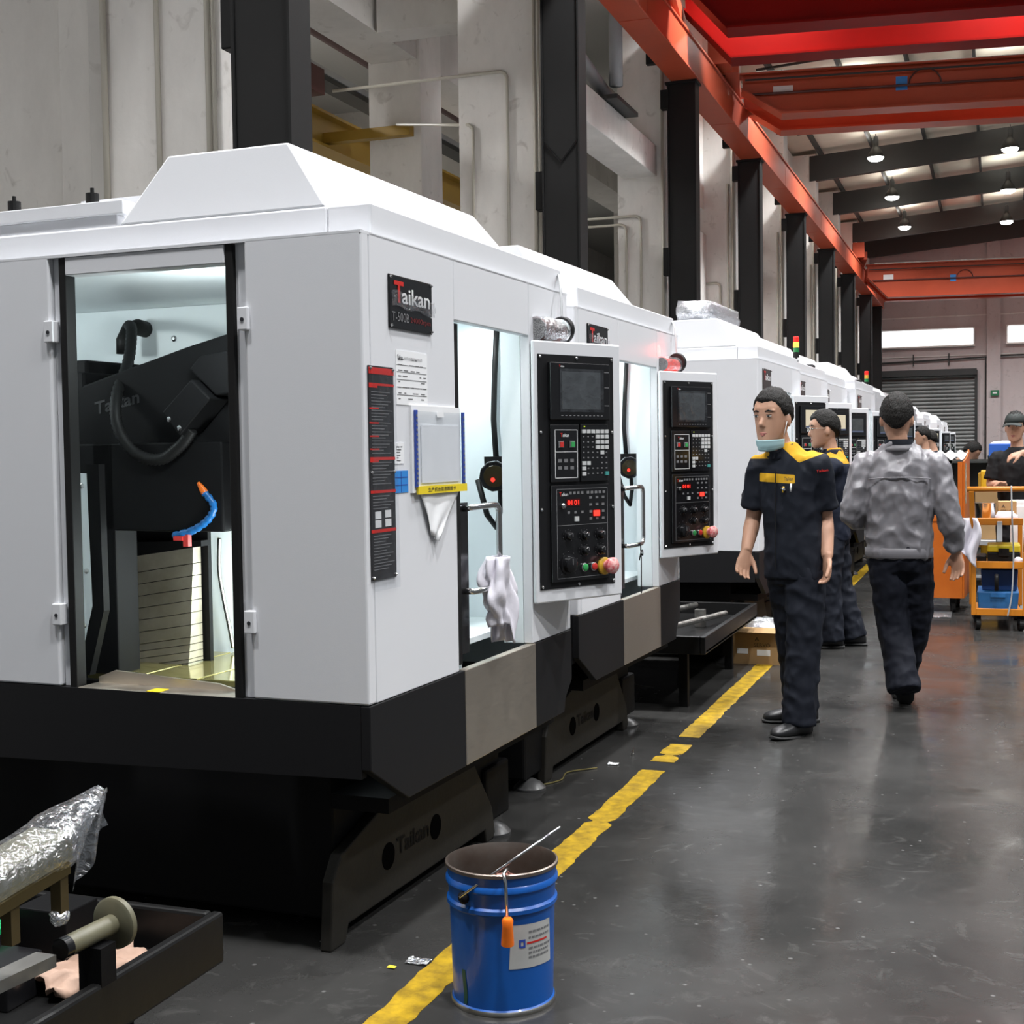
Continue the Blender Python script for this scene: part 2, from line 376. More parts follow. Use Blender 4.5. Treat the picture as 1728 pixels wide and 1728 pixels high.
for i, (x0, x1, z0, z1) in enumerate(((-5.0, -0.905, 5.76, 6.42), (0.48, 4.6, 5.78, 6.45), (7.4, 11.5, 5.78, 6.45))):
    wn = struct(MB().box((x0 - 0.06, 59.93, z0 - 0.06), (x1 + 0.06, 59.99, z1 + 0.06)).build('window_%d' % (i + 1), m_conc2))
    MB().box((x0, 59.90, z0), (x1, 59.928, z1)).build('pane', m_day, wn)
    MB().box((x0 - 0.08, 59.80, z0 - 0.09), (x1 + 0.08, 59.96, z0 - 0.04)).build('window_sill', m_conc, wn)
db = MB(); db.box((-5.3, 59.75, 0), (-5.05, 60, 4.5)); db.box((-0.83, 59.78, 0), (-0.72, 60, 4.66)); db.box((-5.3, 59.62, 4.45), (-0.75, 60, 4.72))
dr = struct(db.build('door_1', m_shbox))
sl = MB(); sl.prism([(0, 0), (-0.045, 0.03), (-0.055, 0.08), (-0.03, 0.125), (0, 0.155)], lambda p, q, h: (h, p, q), -5.05, -0.83)
slm = sl.mesh('slat'); slm.materials.append(m_shutter)
for k in range(28):
    o = bpy.data.objects.new('slat', slm); COL.objects.link(o); o.parent = dr; o.location = (0, 59.9, 0.02 + k * 0.16)

# ---- left wall: concrete pillars with spandrels, next bay behind
COLY = [1.7, 8.2, 15.0, 21.43, 27.72, 34.5, 41.0, 47.2, 53.9, 58.6]
wl = struct(MB().box((-14.3, -6, 0), (-14.0, 60, 9.5)).build('wall_left', m_conc2))
pil = []
for k, y in enumerate(COLY):
    x0 = -6.35 if y < 12 else (-6.2 if y < 20 else -5.95)
    x1 = -5.32 if y < 12 else -5.12
    p = MB().box((x0, y + 0.36, 0), (x1, y + 1.05, 10.3)).build('concrete_pillar', m_conc, wl, bevel=0.012); pil.append(p)
# pier with stepped faces left of the nearest pillar
MB().box((-6.62, 8.75, 0), (-6.35, 9.3, 10.3)).build('concrete_pier', m_conc2, wl, bevel=0.01)
MB().box((-7.05, 8.95, 0), (-6.62, 9.4, 10.3)).build('concrete_pier', m_conc, wl, bevel=0.01)
MB().box((-10.5, 9.1, 0), (-7.05, 9.4, 10.3)).build('infill_panel', m_conc, wl)
for k in range(len(COLY) - 1):
    y0, y1 = COLY[k] + 1.05, COLY[k + 1] + 0.36
    if k == 2:
        MB().box((-5.85, y0, 5.98), (-5.28, y1, 6.48)).build('spandrel_beam', m_conc, wl, bevel=0.01)
    if k >= 3:   # the later bays are closed with a panel behind the pillars
        MB().box((-5.95, y0, 0), (-5.75, y1, 5.97)).build('infill_panel', m_conc, wl)
        MB().box((-6.0, y0, 6.5), (-5.8, y1, 10.3)).build('infill_panel', m_conc, wl)
# inner pillars and cross beams of the next bay
for y in (17.3, 23.8, 30.2):
    MB().box((-8.35, y, 0), (-7.55, y + 0.75, 9.0)).build('inner_pillar', m_conc, wl, bevel=0.01)
for y in (15.5, 22.0):
    MB().box((-7.54, y + 0.4, 6.9), (-6.25, y + 0.85, 7.7)).build('cross_beam', m_conc2, wl)
MB().box((-8.3, 9.4, 6.95), (-7.6, 40, 7.7)).build('long_beam', m_conc2, wl)
struct(MB().box((-14.0, -6, 8.9), (-6.1, 60, 9.2)).build('ceiling_next_bay', MAT('pale_soffit', (0.5, 0.5, 0.48), 0.9)))
MB().box((-14.0, 26.5, 0), (-8.4, 26.8, 8.9)).build('partition_panel', m_conc2, wl)
# conduits on the pillars
def conduit(path, r=0.022, par=None, mat=None):
    return MB().tube(path, r, 8).build('conduit', mat or m_conduit, par, smooth=True)
for x in (-6.31, -5.84):
    conduit([(x, 8.53, 0.2), (x, 8.53, 10.2)], 0.025 if x < -6 else 0.02, pil[1])
conduit([(-5.40, 8.52, 0.2), (-5.40, 8.52, 10.2)], 0.022, pil[1]); conduit([(-5.35, 8.52, 0.2), (-5.35, 8.52, 10.2)], 0.016, pil[1])
def bend(c, a, b, r=0.12, n=5):
    """corner c between directions a (back) and b (onward)"""
    c = Vector(c); a = Vector(a); b = Vector(b); return [tuple(c + a * r * (1 - t) ** 2 + b * r * t ** 2) for t in [i / n for i in range(n + 1)]]
yp = 15.0 + 0.33
conduit([(-7.9, yp, 6.05)] + bend((-5.55, yp, 6.05), (-1, 0, 0), (0, 0, -1)) + [(-5.55, yp, 0.3)], 0.02, pil[2])
conduit([(-7.7, yp + 1.5, 5.95), (-6.05, yp, 5.45)] + bend((-6.0, yp, 5.42), (-0.3, 0, 0), (0, 0, -1), 0.08) + [(-6.03, yp, 0.3)], 0.02, pil[2])
conduit([(-5.2, yp, 0.3), (-5.2, yp, 10)], 0.025, pil[2]); conduit([(-5.145, yp, 0.3), (-5.145, yp, 10)], 0.018, pil[2])
yp = 21.43 + 0.33
conduit([(-7.4, yp, 5.35)] + bend((-5.55, yp, 5.35), (-1, 0, 0), (0, 0, -1)) + [(-5.55, yp, 0.3)], 0.022, pil[3])
conduit([(-7.4, yp, 5.22)] + bend((-5.8, yp, 5.22), (-1, 0, 0), (0, 0, -1)) + [(-5.8, yp, 0.3)], 0.022, pil[3])
conduit([(-5.17, yp, 0.3), (-5.17, yp, 9)], 0.03, pil[3])
yp = 27.72 + 0.33
conduit([(-5.8, yp, 4.95)] + bend((-5.45, yp, 4.95), (-1, 0, 0), (0, 0, -1)) + [(-5.45, yp, 0.3)], 0.025, pil[4])
for k in range(4, 9):
    yp = COLY[k] + 0.33
    conduit([(-5.18, yp, 0.3), (-5.18, yp, 9)], 0.04, pil[k]); conduit([(-5.28, yp, 0.3), (-5.28, yp, 7)], 0.025, pil[k])
MB().box((-5.8, 33.0, 4.7), (-5.74, 33.25, 4.82)).build('socket_box', m_conduit, wl)
# drain pipes in the opening beside the second column
dp = empty('drain_pipes', (-5.6, 18.4, 6.5)); tag(dp, 'grey drain pipes with elbow in the opening above the concrete spandrel', 'pipe')
MB().tube([(0, 0, 2.6), (0, 0, 0.6), (0.1, 0.6, 0.35), (0.12, 1.3, 0.2)], 0.11, 12).build('pipe', m_grey, dp, smooth=True)
MB().tube([(0.35, 0.8, 2.6), (0.35, 0.8, 0.3)], 0.10, 12).build('pipe', m_grey, dp, smooth=True)
MB().box((-0.2, 0.3, 0.0), (0.5, 1.5, 0.06)).build('pipe_shelf', m_purlin, dp)

# things in the next bay: yellow crane beam, red pipe, conduit rack
yb = MB(); yb.box((-0.16, 0, 0.46), (0.16, 16, 0.5)); yb.box((-0.02, 0, 0.04), (0.02, 16, 0.46)); yb.box((-0.16, 0, 0), (0.16, 16, 0.04))
yo = empty('yellow_crane_beam', (-8.9, 10.0, 5.72)); tag(yo, 'mustard yellow crane runway beam seen through the left wall opening', 'beam')
yb.build('beam', m_yelbeam, yo)
for i in range(4): MB().box((-0.05, 1 + i * 4.2, 0.5), (0.05, 1.1 + i * 4.2, 3.1)).build('hanger', m_darkred, yo)
ys = MB().box((-0.6, 6.9, 0.1), (1.35, 7.05, 0.24)).build('stop_arm', m_yelbeam, yo)
rp = empty('red_pipe', (-9.4, 9.6, 7.75)); tag(rp, 'dark red pipe hung under the ceiling behind the left pillars', 'pipe')
MB().tube([(0, 0, 0), (0, 14, 0)], 0.15, 14).build('pipe', m_darkred, rp, smooth=True)
for i in range(5): MB().tube([(0, 1.2 + 2.8 * i, 0.0), (0, 1.2 + 2.8 * i, 1.13)], 0.03, 6).build('hanger_rod', m_purlin, rp)
tr = empty('cable_tray', (-9.25, 9.6, 6.95)); tag(tr, 'long grey cable tray running below the red pipe', 'tray')
MB().box((-0.14, 0, 0), (0.14, 14, 0.09)).build('tray', m_grey, tr)
MB().box((-0.16, 0, -0.10), (0.16, 14, -0.03)).build('tray_shadow_strip', m_purlin, tr)  # dark strip stands in for the shade under the tray
rb = empty('red_bracket', (-8.62, 14.6, 6.3)); tag(rb, 'dark red hook bracket above the yellow beam', 'bracket')
MB().box((-0.1, 0.0, 0.0), (0.1, 1.7, 0.34)).build('arm', m_darkred, rb); MB().box((-0.10, 0.0, 0.34), (0.10, 0.25, 1.4)).build('post', m_darkred, rb)

# ---- dark steel columns
CN = ['nearest dark steel column, left of the nearest machine hood', 'second dark steel column from the left, with weld chevron',
      'third dark steel column, rising behind the second machine', 'fourth dark steel column along the left wall', 'fifth dark steel column along the left wall',
      'sixth dark steel column along the left wall', 'seventh dark steel column along the left wall', 'eighth dark steel column, near the far end', 'farthest dark steel column before the end wall']
for k, y in enumerate(COLY[1:]):
    c = empty('steel_column', (-4.78, y + 0.15, 0)); tag(c, CN[k], 'column', 'dark steel columns under the crane runway')
    MB().box((-0.21, -0.13, 0.02), (0.21, 0.13, 7.36)).build('shaft', m_colsteel, c, bevel=0.004)
    for s in (-1, 1): MB().box((s * 0.212, -0.15, 0.02), (s * 0.232, 0.15, 7.36)).build('flange', m_colsteel, c)
    MB().box((-0.26, -0.18, 7.36), (0.26, 0.18, 7.395)).build('cap_plate', m_colsteel, c)
    MB().box((-0.28, -0.2, 0.0), (0.28, 0.2, 0.02)).build('base_plate', m_colsteel, c)
    MB().box((-0.36, -0.08, 7.0), (-0.235, 0.08, 7.3)).build('bracket', m_colsteel, c)
    MB().box((-0.33, -0.12, 4.3), (-0.235, 0.05, 4.75)).build('junction_box', m_rubber, c, bevel=0.01)
    if k == 1:
        ch = MB()
        for s in (-1, 1): ch.hexa([(0, -0.14, 4.82), (s * 0.2, -0.14, 5.05), (s * 0.2, -0.132, 5.05), (0, -0.132, 4.82)], [(0, -0.14, 4.85), (s * 0.2, -0.14, 5.08), (s * 0.2, -0.132, 5.08), (0, -0.132, 4.85)])
        ch.build('weld_seam', m_gloss, c)

# ---- orange runway girder
rg = empty('crane_runway', (-4.72, 0, 7.4)); tag(rg, 'long orange crane runway girder carried on the dark columns', 'girder')
yy = [0.0] + [0.5 * (COLY[i] + COLY[i + 1]) for i in range(1, len(COLY) - 1)] + [59.7]
for a, b in zip(yy[:-1], yy[1:]):
    g = MB(); g.box((-0.19, a + 0.01, 0.02), (0.19, b - 0.01, 0.56)); g.box((-0.225, a + 0.01, 0.0), (0.225, b - 0.01, 0.03)); g.box((-0.215, a + 0.01, 0.56), (0.215, b - 0.01, 0.60))
    g.build('girder_segment', m_orange, rg, bevel=0.006)
MB().box((-0.04, 0, 0.60), (0.04, 59.6, 0.68)).build('rail', m_metal, rg)
for y in COLY[1:]: MB().box((-0.50, y - 0.55, 0.16), (-0.20, y - 0.43, 0.32)).build('tie_bracket', m_colsteel, rg)

# ---- overhead cranes (double girders)
def crane(label, y, gap, z0, z1, skew, mA, mB, tape=None, plate=False):
    c = empty('overhead_crane', (-4.72, y, z0)); c.rotation_euler = (0, 0, skew); tag(c, label, 'crane', 'overhead travelling cranes')
    H = z1 - z0
    for i, (yo_, mm) in enumerate(((0.0, mA), (gap, mB))):
        prof = [(0.35, H * 0.66), (1.05, 0.02), (17, 0.02), (17, H), (0.35, H)]
        MB().prism(prof, lambda p, q, h: (p, h, q), yo_ - 0.12, yo_ + 0.12).build('girder', mm, c)
        fl = MB(); a, b = yo_ - 0.24, yo_ + 0.24
        fl.hexa([(1.05, a, 0), (17, a, 0), (17, b, 0), (1.05, b, 0)], [(1.05, a, 0.03), (17, a, 0.03), (17, b, 0.03), (1.05, b, 0.03)])
        fl.hexa([(0.33, a, H * 0.64), (1.05, a, 0), (1.05, b, 0), (0.33, b, H * 0.64)], [(0.33, a, H * 0.64 + .03), (1.05, a, 0.03), (1.05, b, 0.03), (0.33, b, H * 0.64 + .03)])
        fl.build('lower_flange', mm, c)
        MB().box((0.3, yo_ - 0.2, H), (17, yo_ + 0.2, H + 0.03)).build('upper_flange', mm, c)
        MB().box((0.6, yo_ - 0.03, H + 0.03), (17, yo_ + 0.03, H + 0.09)).build('trolley_rail', m_metal, c)
    zt = 8.10 - z0
    e = MB(); e.box((-0.15, -0.95, zt), (0.3, gap + 0.95, zt + 0.28)); e.box((-0.22, -1.45, zt + 0.02), (0.18, -0.95, zt + 0.55)); e.box((-0.13, gap + 0.95, zt + 0.02), (0.13, gap + 1.2, zt + 0.22))
    e.build('end_truck', m_orange, c, bevel=0.01)
    for yy_ in (-0.75, gap + 0.75): MB().lathe([(0.11, -0.06), (0.11, 0.06)], (0.0, yy_, zt + 0.10), (1, 0, 0), 20).build('wheel', m_colsteel, c)
    MB().tube([(0.4, -0.2, H * 0.86), (17, -0.2, H * 0.86)], 0.018, 6).build('festoon_track', m_purlin, c)
    if tape:
        MB().box((tape, -0.126, H * 0.42), (tape + 0.2, -0.121, H * 0.42 + 0.24)).build('blue_tape_patch', m_blue_label, c)
        MB().box((0.9, -0.126, H * 0.55), (1.25, -0.121, H * 0.70)).build('rating_plate', m_text_w, c)
        MB().tube([(0.5, -0.16, H * 0.52), (17, -0.16, H * 0.52)], 0.022, 6).build('cable_track', m_darkred, c)
        hp = MB(); hp.tube([(tape + 0.5 + 0.28 * math.cos(t), -0.15, H * 0.52 + 0.28 * math.sin(t)) for t in [math.pi * i / 8 for i in range(9)]], 0.014, 6); hp.build('cable_loop', m_darkred, c)
crane('nearest dark red overhead crane with two girders at the top edge', 19.45, 1.5, 7.5, 8.75, 0.145, m_red, m_red)
crane('orange overhead crane with blue tape patch, second from the camera', 24.7, 1.3, 7.5, 8.25, 0.16, m_orange, m_orange, tape=3.05)
crane('far orange overhead crane in front of the end wall', 50.0, 1.3, 6.83, 8.0, 0.14, m_orange, m_orange, tape=3.2)

# ---- roof
def zr(x): return 10.45 + 0.085 * (x + 5.2)
cl = MB(); cl.hexa([(-6.2, -6, zr(-6.2)), (16, -6, zr(16)), (16, 60.2, zr(16)), (-6.2, 60.2, zr(-6.2))], [(-6.2, -6, zr(-6.2) + 0.1), (16, -6, zr(16) + 0.1), (16, 60.2, zr(16) + 0.1), (-6.2, 60.2, zr(-6.2) + 0.1)])
ceil = struct(cl.build('ceiling', m_roof))
for k in range(12):
    x = -5.0 + 1.5 * k
    MB().box((x - 0.035, 2, zr(x) - 0.2), (x + 0.035, 60, zr(x) - 0.005)).build('purlin', m_purlin, ceil)
for y in COLY + []:
    rf = MB(); a = y + 0.45; sk = 0.10
    def P(x, dz, dy): return (x, a + sk * (x + 5.2) + dy, zr(x) - 0.2 + dz)
    rf.hexa([P(-5.3, -0.75, -0.1), P(13, -0.6, -0.1), P(13, -0.6, 0.1), P(-5.3, -0.75, 0.1)], [P(-5.3, 0, -0.1), P(13, 0, -0.1), P(13, 0, 0.1), P(-5.3, 0, 0.1)])
    rf.build('rafter', m_purlin, ceil)
    MB().tube([P(-5.2, -0.1, 3.0), P(13, -0.1, 3.0)], 0.03, 6).build('tie_rod', m_purlin, ceil)

# ---- high-bay lamps
def make_lamp():
    t = empty('high_bay_lamp')
    MB().lathe([(0.024, 0.62), (0.056, 0.60), (0.080, 0.50), (0.080, 0.32), (0.104, 0.28)], n=18).build('ballast_housing', m_lampb, t, smooth='auto')
    MB().lathe([(0.104, 0.28), (0.144, 0.22), (0.224, 0.08), (0.240, 0.0), (0.236, 0.0), (0.216, 0.08), (0.136, 0.21), (0.000, 0.25)], n=24, caps=False).build('reflector', m_lampb, t, smooth='auto')
    MB().lathe([(0.228, 0.012), (0.220, -0.03), (0.176, -0.075), (0.096, -0.10), (0.000, -0.108)], n=24).build('lens', m_lamp, t)
    MB().tube([(0, 0, 0.6), (0, 0, 0.68)], 0.012, 6).build('suspension_rod', m_lampb, t)
    return t
lamp0 = make_lamp(); first = True
LL = bpy.data.lights.new('high_bay', 'AREA'); LL.shape = 'DISK'; LL.size = 0.56; LL.energy = LAMP_POWER; LL.color = (0.98, 0.985, 1.0); LL.spread = R(125)
LU = bpy.data.lights.new('roof_fill', 'SPOT'); LU.spot_size = R(172); LU.spot_blend = 0.6; LU.energy = LAMP_POWER * 0.32; LU.shadow_soft_size = 0.32; LU.color = (1.0, 0.97, 0.93)  # upward spot added to each lamp to brighten the roof underside
vis = {(0, 6): 'high-bay lamp at top left of the row, near the crane', (0, 7): 'middle high-bay lamp of the left roof row', (0, 8): 'farthest high-bay lamp of the left roof row',
       (1, 6): 'nearest high-bay lamp of the right roof row', (1, 7): 'middle high-bay lamp of the right roof row', (1, 8): 'farthest high-bay lamp of the right roof row'}
for ix, x in enumerate((-3.27, 0.37, 4.0, 7.6)):
    for iy in range(9):
        y = 1.2 + 6.5 * iy + (0.35 if ix else 0) * ix
        t = lamp0 if first else copy_tree(lamp0); first = False
        t.location = (x, y, 9.8)
        tag(t, vis.get((ix, iy), 'high-bay lamp hanging over the hall outside the picture'), 'lamp', 'high-bay roof lamps')
        if not any(c.type == 'LIGHT' for c in t.children):
            lo = bpy.data.objects.new('lamp_light', LL); COL.objects.link(lo); lo.parent = t; lo.location = (0, 0, -0.12)
            lo = bpy.data.objects.new('roof_fill_light', LU); COL.objects.link(lo); lo.parent = t; lo.location = (0, 0, 0.3); lo.rotation_euler = (math.pi, 0, 0)
# lamps added out of sight to light the next bay and near left wall
LN2 = bpy.data.lights.new('next_bay_near_fill', 'AREA'); LN2.shape = 'DISK'; LN2.size = 0.56; LN2.energy = 95; LN2.spread = R(170)  # dim near pair, added to brighten the left pillars and infill panel
LN = bpy.data.lights.new('next_bay', 'AREA'); LN.shape = 'DISK'; LN.size = 0.56; LN.energy = 420; LN.spread = R(170)
for x, y in ((-11.2, 12.5), (-11.2, 19.5), (-11.2, 33.0), (-8.3, 3.4), (-11.2, 3.4)):
    t = copy_tree(lamp0); t.location = (x, y, 7.4); tag(t, 'high-bay lamp added out of sight in the next bay', 'lamp', 'added next bay lamps')
    for ch in list(t.children):
        if ch.type == 'LIGHT' and ch.data.type == 'AREA': ch.data = LN if y > 10 else LN2
        elif ch.type == 'LIGHT' and y < 10: bpy.data.objects.remove(ch)
# ================================================================== MACHINES
TH = R(2.0)
m_hole = MAT('black_hole_shade', (0.002, 0.002, 0.002), 0.9, spec=0.02)
m_footmetal = MAT('dull_foot_metal', (0.06, 0.06, 0.06), 0.35)
W_, D_ = 1.67, 2.2
def L(u, v, z): return (-v, u, z)
def lb(mb, u0, u1, v0, v1, z0, z1): return mb.box(L(u0, v0, z0), L(u1, v1, z1))
def fronttext(v): return lambda x, y: None

def front_fn(u0, z0, v): return lambda x, y: L(u0 + x, v, z0 + y)
def screws(pts, r=0.006, ax=(1, 0, 0)):
    m = MB()
    for p in pts: m.lathe([(r, -0.002), (r, 0.003), (r * 0.5, 0.006)], p, ax, 10)
    return m

# ---------- control panel: its own frame x = along the face, y = inward, z = up
CPA = (0.02, 1.25); CPROT = math.atan2(0.897, 0.443)
def control_panel(par, lit=False, full=True):
    def bx(m, x0, x1, z0, z1, out, dep=0.004): return m.box((x0, -out, z0), (x1, -out + dep, z1))
    body = MB()
    # wedge-shaped housing between the machine front and the tilted face
    body.prism([(0, 0), (0.4455, 0), (0.46, 0.02), (0.378, 0.19), (0.355, 0.189), (0.0, 0.018)], lambda p, q, h: (p, q, h), 0.90, 1.852)
    cp = body.build('control_panel', m_white, par, bevel=0.006, loc=(CPA[0], CPA[1], 0), rotz=CPROT)
    m = MB(); bx(m, 0.016, 0.404, 0.95, 1.803, 0.004, 0.006); m.build('face_plate', m_black, cp)
    m = MB(); bx(m, 0.062, 0.368, 1.565, 1.775, 0.022, 0.02); m.build('display_unit', m_gloss, cp, bevel=0.004)
    m = MB(); bx(m, 0.118, 0.316, 1.604, 1.742, 0.0235, 0.002); m.build('screen', m_lcdon if lit else m_lcd, cp)
    if lit:
        m = MB(); bx(m, 0.118, 0.316, 1.604, 1.620, 0.025, 0.002); m.build('status_bar', m_lcdbar, cp)
    def ftext(x0, z0, out): return lambda x, y: (x0 + x, -out, z0 + y)
    if full:
        m = MB(); bx(m, 0.105, 0.33, 1.595, 1.752, 0.0262, 0.0008); m.build('protective_film', m_film, cp)
        m = MB(); 
        for i in range(11): bx(m, 0.112 + i * 0.0205, 0.122 + i * 0.0205, 1.580, 1.583, 0.0228, 0.001)
        m.build('soft_key_print', m_text_g, cp)
        m = MB()
        for z in (1.742, 1.685, 1.618): bx(m, 0.338, 0.362, z, z + 0.003, 0.0228, 0.001)
        m.build('side_key_print', m_text_g, cp)
        for (x, z, wd) in ((0.104, 1.757, 0.026), (0.112, 1.504, 0.045), (0.103, 1.288, 0.045)):
            out = 0.0226 if z > 1.7 else 0.0165
            m = MB(); add_text(m, 'T', ftext(x, z, out), width=wd * 0.24, height=wd * 0.30, bold=0.02); m.build('logo_initial', m_text_r, cp)
            m = MB(); add_text(m, 'aikan', ftext(x + wd * 0.26, z, out), width=wd * 0.72, height=wd * 0.27, bold=0.01); m.build('logo_lettering', m_text_w, cp)
    # left middle unit
    m = MB(); bx(m, 0.066, 0.210, 1.338, 1.550, 0.015, 0.012); m.build('power_unit', m_gloss, cp, bevel=0.003)
    m = MB()
    for (x0, x1, z0, z1) in ((0.085, 0.2, 1.353, 1.3555), (0.085, 0.2, 1.448, 1.4505), (0.085, 0.2, 1.528, 1.5305), (0.085, 0.0875, 1.353, 1.53), (0.1975, 0.2, 1.353, 1.53)):
        bx(m, x0, x1, z0, z1, 0.0158, 0.001)
    m.build('outline_print', m_text_w, cp)
    for (x, mm) in ((0.113, m_red_btn), (0.170, m_green_btn)):
        m = MB(); bx(m, x - 0.0125, x + 0.0125, 1.464, 1.489, 0.022, 0.008); b_ = m.build('push_button', m_text_g, cp, bevel=0.002)
        m = MB(); bx(m, x - 0.009, x + 0.009, 1.4675, 1.4855, 0.024, 0.003); m.build('button_cap', mm, cp)
    m = MB()
    for i in range(3):
        for j in range(2): bx(m, 0.1 + i * 0.031, 0.118 + i * 0.031, 1.385 + j * 0.026, 1.397 + j * 0.026, 0.0158, 0.001)
    m.build('symbol_print', m_text_g, cp)
    # keyboard unit
    m = MB(); bx(m, 0.218, 0.364, 1.338, 1.552, 0.013, 0.01); m.build('keyboard_unit', m_gloss, cp, bevel=0.003)
    mk = MB(); md = MB()
    for j in range(9):
        z = 1.524 - j * 0.0196
        for i in range(6):
            x = 0.233 + i * 0.024
            white = (j == 0) or (j in (1, 2, 3) and i >= 3) or (j == 4 and i == 4) or (j == 6 and i < 2) or (j in (7, 8) and i == 0)
            if j == 6 and 2 <= i <= 3: continue
            if j == 8 and i == 5: continue
            if white: bx(mk, x - 0.009, x + 0.009, z - 0.007, z + 0.007, 0.018, 0.006)
            else:
                bx(md, x - 0.0045, x + 0.004, z - 0.002, z + 0.003, 0.0145, 0.001)
    k = mk.build('white_keys', m_white_btn, cp); k['kind'] = 'stuff'
    k = md.build('key_print', m_text_g, cp); k['kind'] = 'stuff'
    m = MB(); bx(m, 0.344, 0.363, 1.360, 1.374, 0.018, 0.006); m.build('reset_key', m_teal_btn, cp)
    m = MB(); bx(m, 0.236, 0.241, 1.540, 1.544, 0.0145, 0.002); m.build('status_light', EMIT('yellow_led', (0.7, 0.9, 0.05), 1.2) if full else m_yelring, cp)
    # operating unit
    m = MB(); bx(m, 0.066, 0.366, 0.972, 1.328, 0.015, 0.012); m.build('operator_unit', m_gloss, cp, bevel=0.003)
    m = MB()
    for (x0, x1, z0, z1) in ((0.09, 0.355, 0.985, 0.987), (0.09, 0.355, 1.179, 1.181), (0.09, 0.355, 1.312, 1.314), (0.09, 0.092, 0.985, 1.314), (0.353, 0.355, 0.985, 1.314)):
        bx(m, x0, x1, z0, z1, 0.0158, 0.001)
    m.build('outline_print', m_text_g, cp)
    m = MB(); bx(m, 0.138, 0.208, 1.250, 1.276, 0.0165, 0.002); m.build('counter_window', MAT('dark_red_glass', (0.06, 0.004, 0.004), 0.2), cp) 
    m = MB()
    for x, t_ in ((0.143, '01'), (0.177, '01')): add_text(m, t_, ftext(x, 1.2545, 0.0185), width=0.024, height=0.017, bold=0.01)
    m.build('counter_digits', m_redlamp, cp)
    m = MB(); bx(m, 0.281, 0.309, 1.209, 1.230, 0.021, 0.006); m.build('lit_red_key', m_redlamp, cp)
    m = MB(); bx(m, 0.179, 0.199, 1.193, 1.211, 0.021, 0.006); m.build('white_key', m_white_btn, cp)
    m = MB()
    for j in range(4):
        for i in range(3):
            if j == 2 and i == 1: continue
            bx(m, 0.258 + i * 0.033, 0.272 + i * 0.033, 1.196 + (3 - j) * 0.026, 1.205 + (3 - j) * 0.026, 0.0158, 0.001)
    for i in range(3): bx(m, 0.145 + i * 0.035, 0.157 + i * 0.035, 1.222, 1.231, 0.0158, 0.001)
    for i in range(4): bx(m, 0.155 + i * 0.02, 0.167 + i * 0.02, 1.293, 1.303, 0.0158, 0.001)
    for i in range(5): bx(m, 0.245 + i * 0.021, 0.258 + i * 0.021, 1.293, 1.303, 0.0158, 0.001)
    m.build('symbol_print', m_text_g, cp)
    m = MB(); m.lathe([(0.011, 0.0), (0.011, 0.010), (0.006, 0.016)], (0.117, -0.015, 1.252), (0, -1, 0), 14); m.build('key_switch', m_chrome, cp)
    for (x, z, r) in ((0.146, 1.140, 0.0155), (0.229, 1.138, 0.0165), (0.313, 1.139, 0.0165), (0.229, 1.083, 0.0165), (0.314, 1.081, 0.0165), (0.146, 1.036, 0.031)):
        m = MB(); m.lathe([(r * 1.25, 0), (r * 1.25, 0.003), (r, 0.004), (r * 0.9, 0.022), (r * 0.75, 0.025)], (x, -0.015, z), (0, -1, 0), 20)
        kb = m.build('knob', m_gloss, cp, smooth='auto')
        m = MB(); m.box((x - 0.0012, -0.0415, z), (x + 0.0012, -0.040, z + r * 0.7))
        for a in range(9):
            t_ = R(-45 + a * 33.75); m.box((x - math.cos(t_) * r * 1.55 - 0.001, -0.0158, z + math.sin(t_) * r * 1.55 - 0.001), (x - math.cos(t_) * r * 1.55 + 0.001, -0.0148, z + math.sin(t_) * r * 1.55 + 0.001))
        if full: m.build('dial_print', m_text_g, cp)
    for (x, mm) in ((0.224, m_green_btn), (0.272, m_red_btn)):
        m = MB(); m.lathe([(0.0165, 0), (0.0165, 0.008), (0.014, 0.010)], (x, -0.015, 1.021), (0, -1, 0), 18); m.build('button_ring', m_chrome, cp, smooth='auto')
        m = MB(); m.lathe([(0.0135, 0.006), (0.0135, 0.013), (0.011, 0.015)], (x, -0.015, 1.021), (0, -1, 0), 18); m.build('round_button', mm, cp, smooth='auto')
    m = MB(); m.lathe([(0.033, 0), (0.033, 0.008), (0.028, 0.012)], (0.331, -0.015, 1.019), (0, -1, 0), 22); m.build('emergency_stop_ring', m_yelring, cp, smooth='auto')
    m = MB(); m.lathe([(0.018, 0.01), (0.018, 0.03), (0.030, 0.034), (0.031, 0.048), (0.024, 0.056), (0.004, 0.060)], (0.334, -0.015, 1.022), (0, -1, 0), 22); m.build('emergency_stop', m_pinkwrap, cp, smooth='auto')
    s = screws([(x, -0.004, z) for x, z in ((0.026, 1.793), (0.21, 1.793), (0.394, 1.793), (0.026, 1.52), (0.394, 1.52), (0.026, 1.24), (0.394, 1.24), (0.026, 0.96), (0.21, 0.96), (0.394, 0.96))], 0.0062, (0, -1, 0))
    s.build('screws', m_chrome, cp)
    return cp

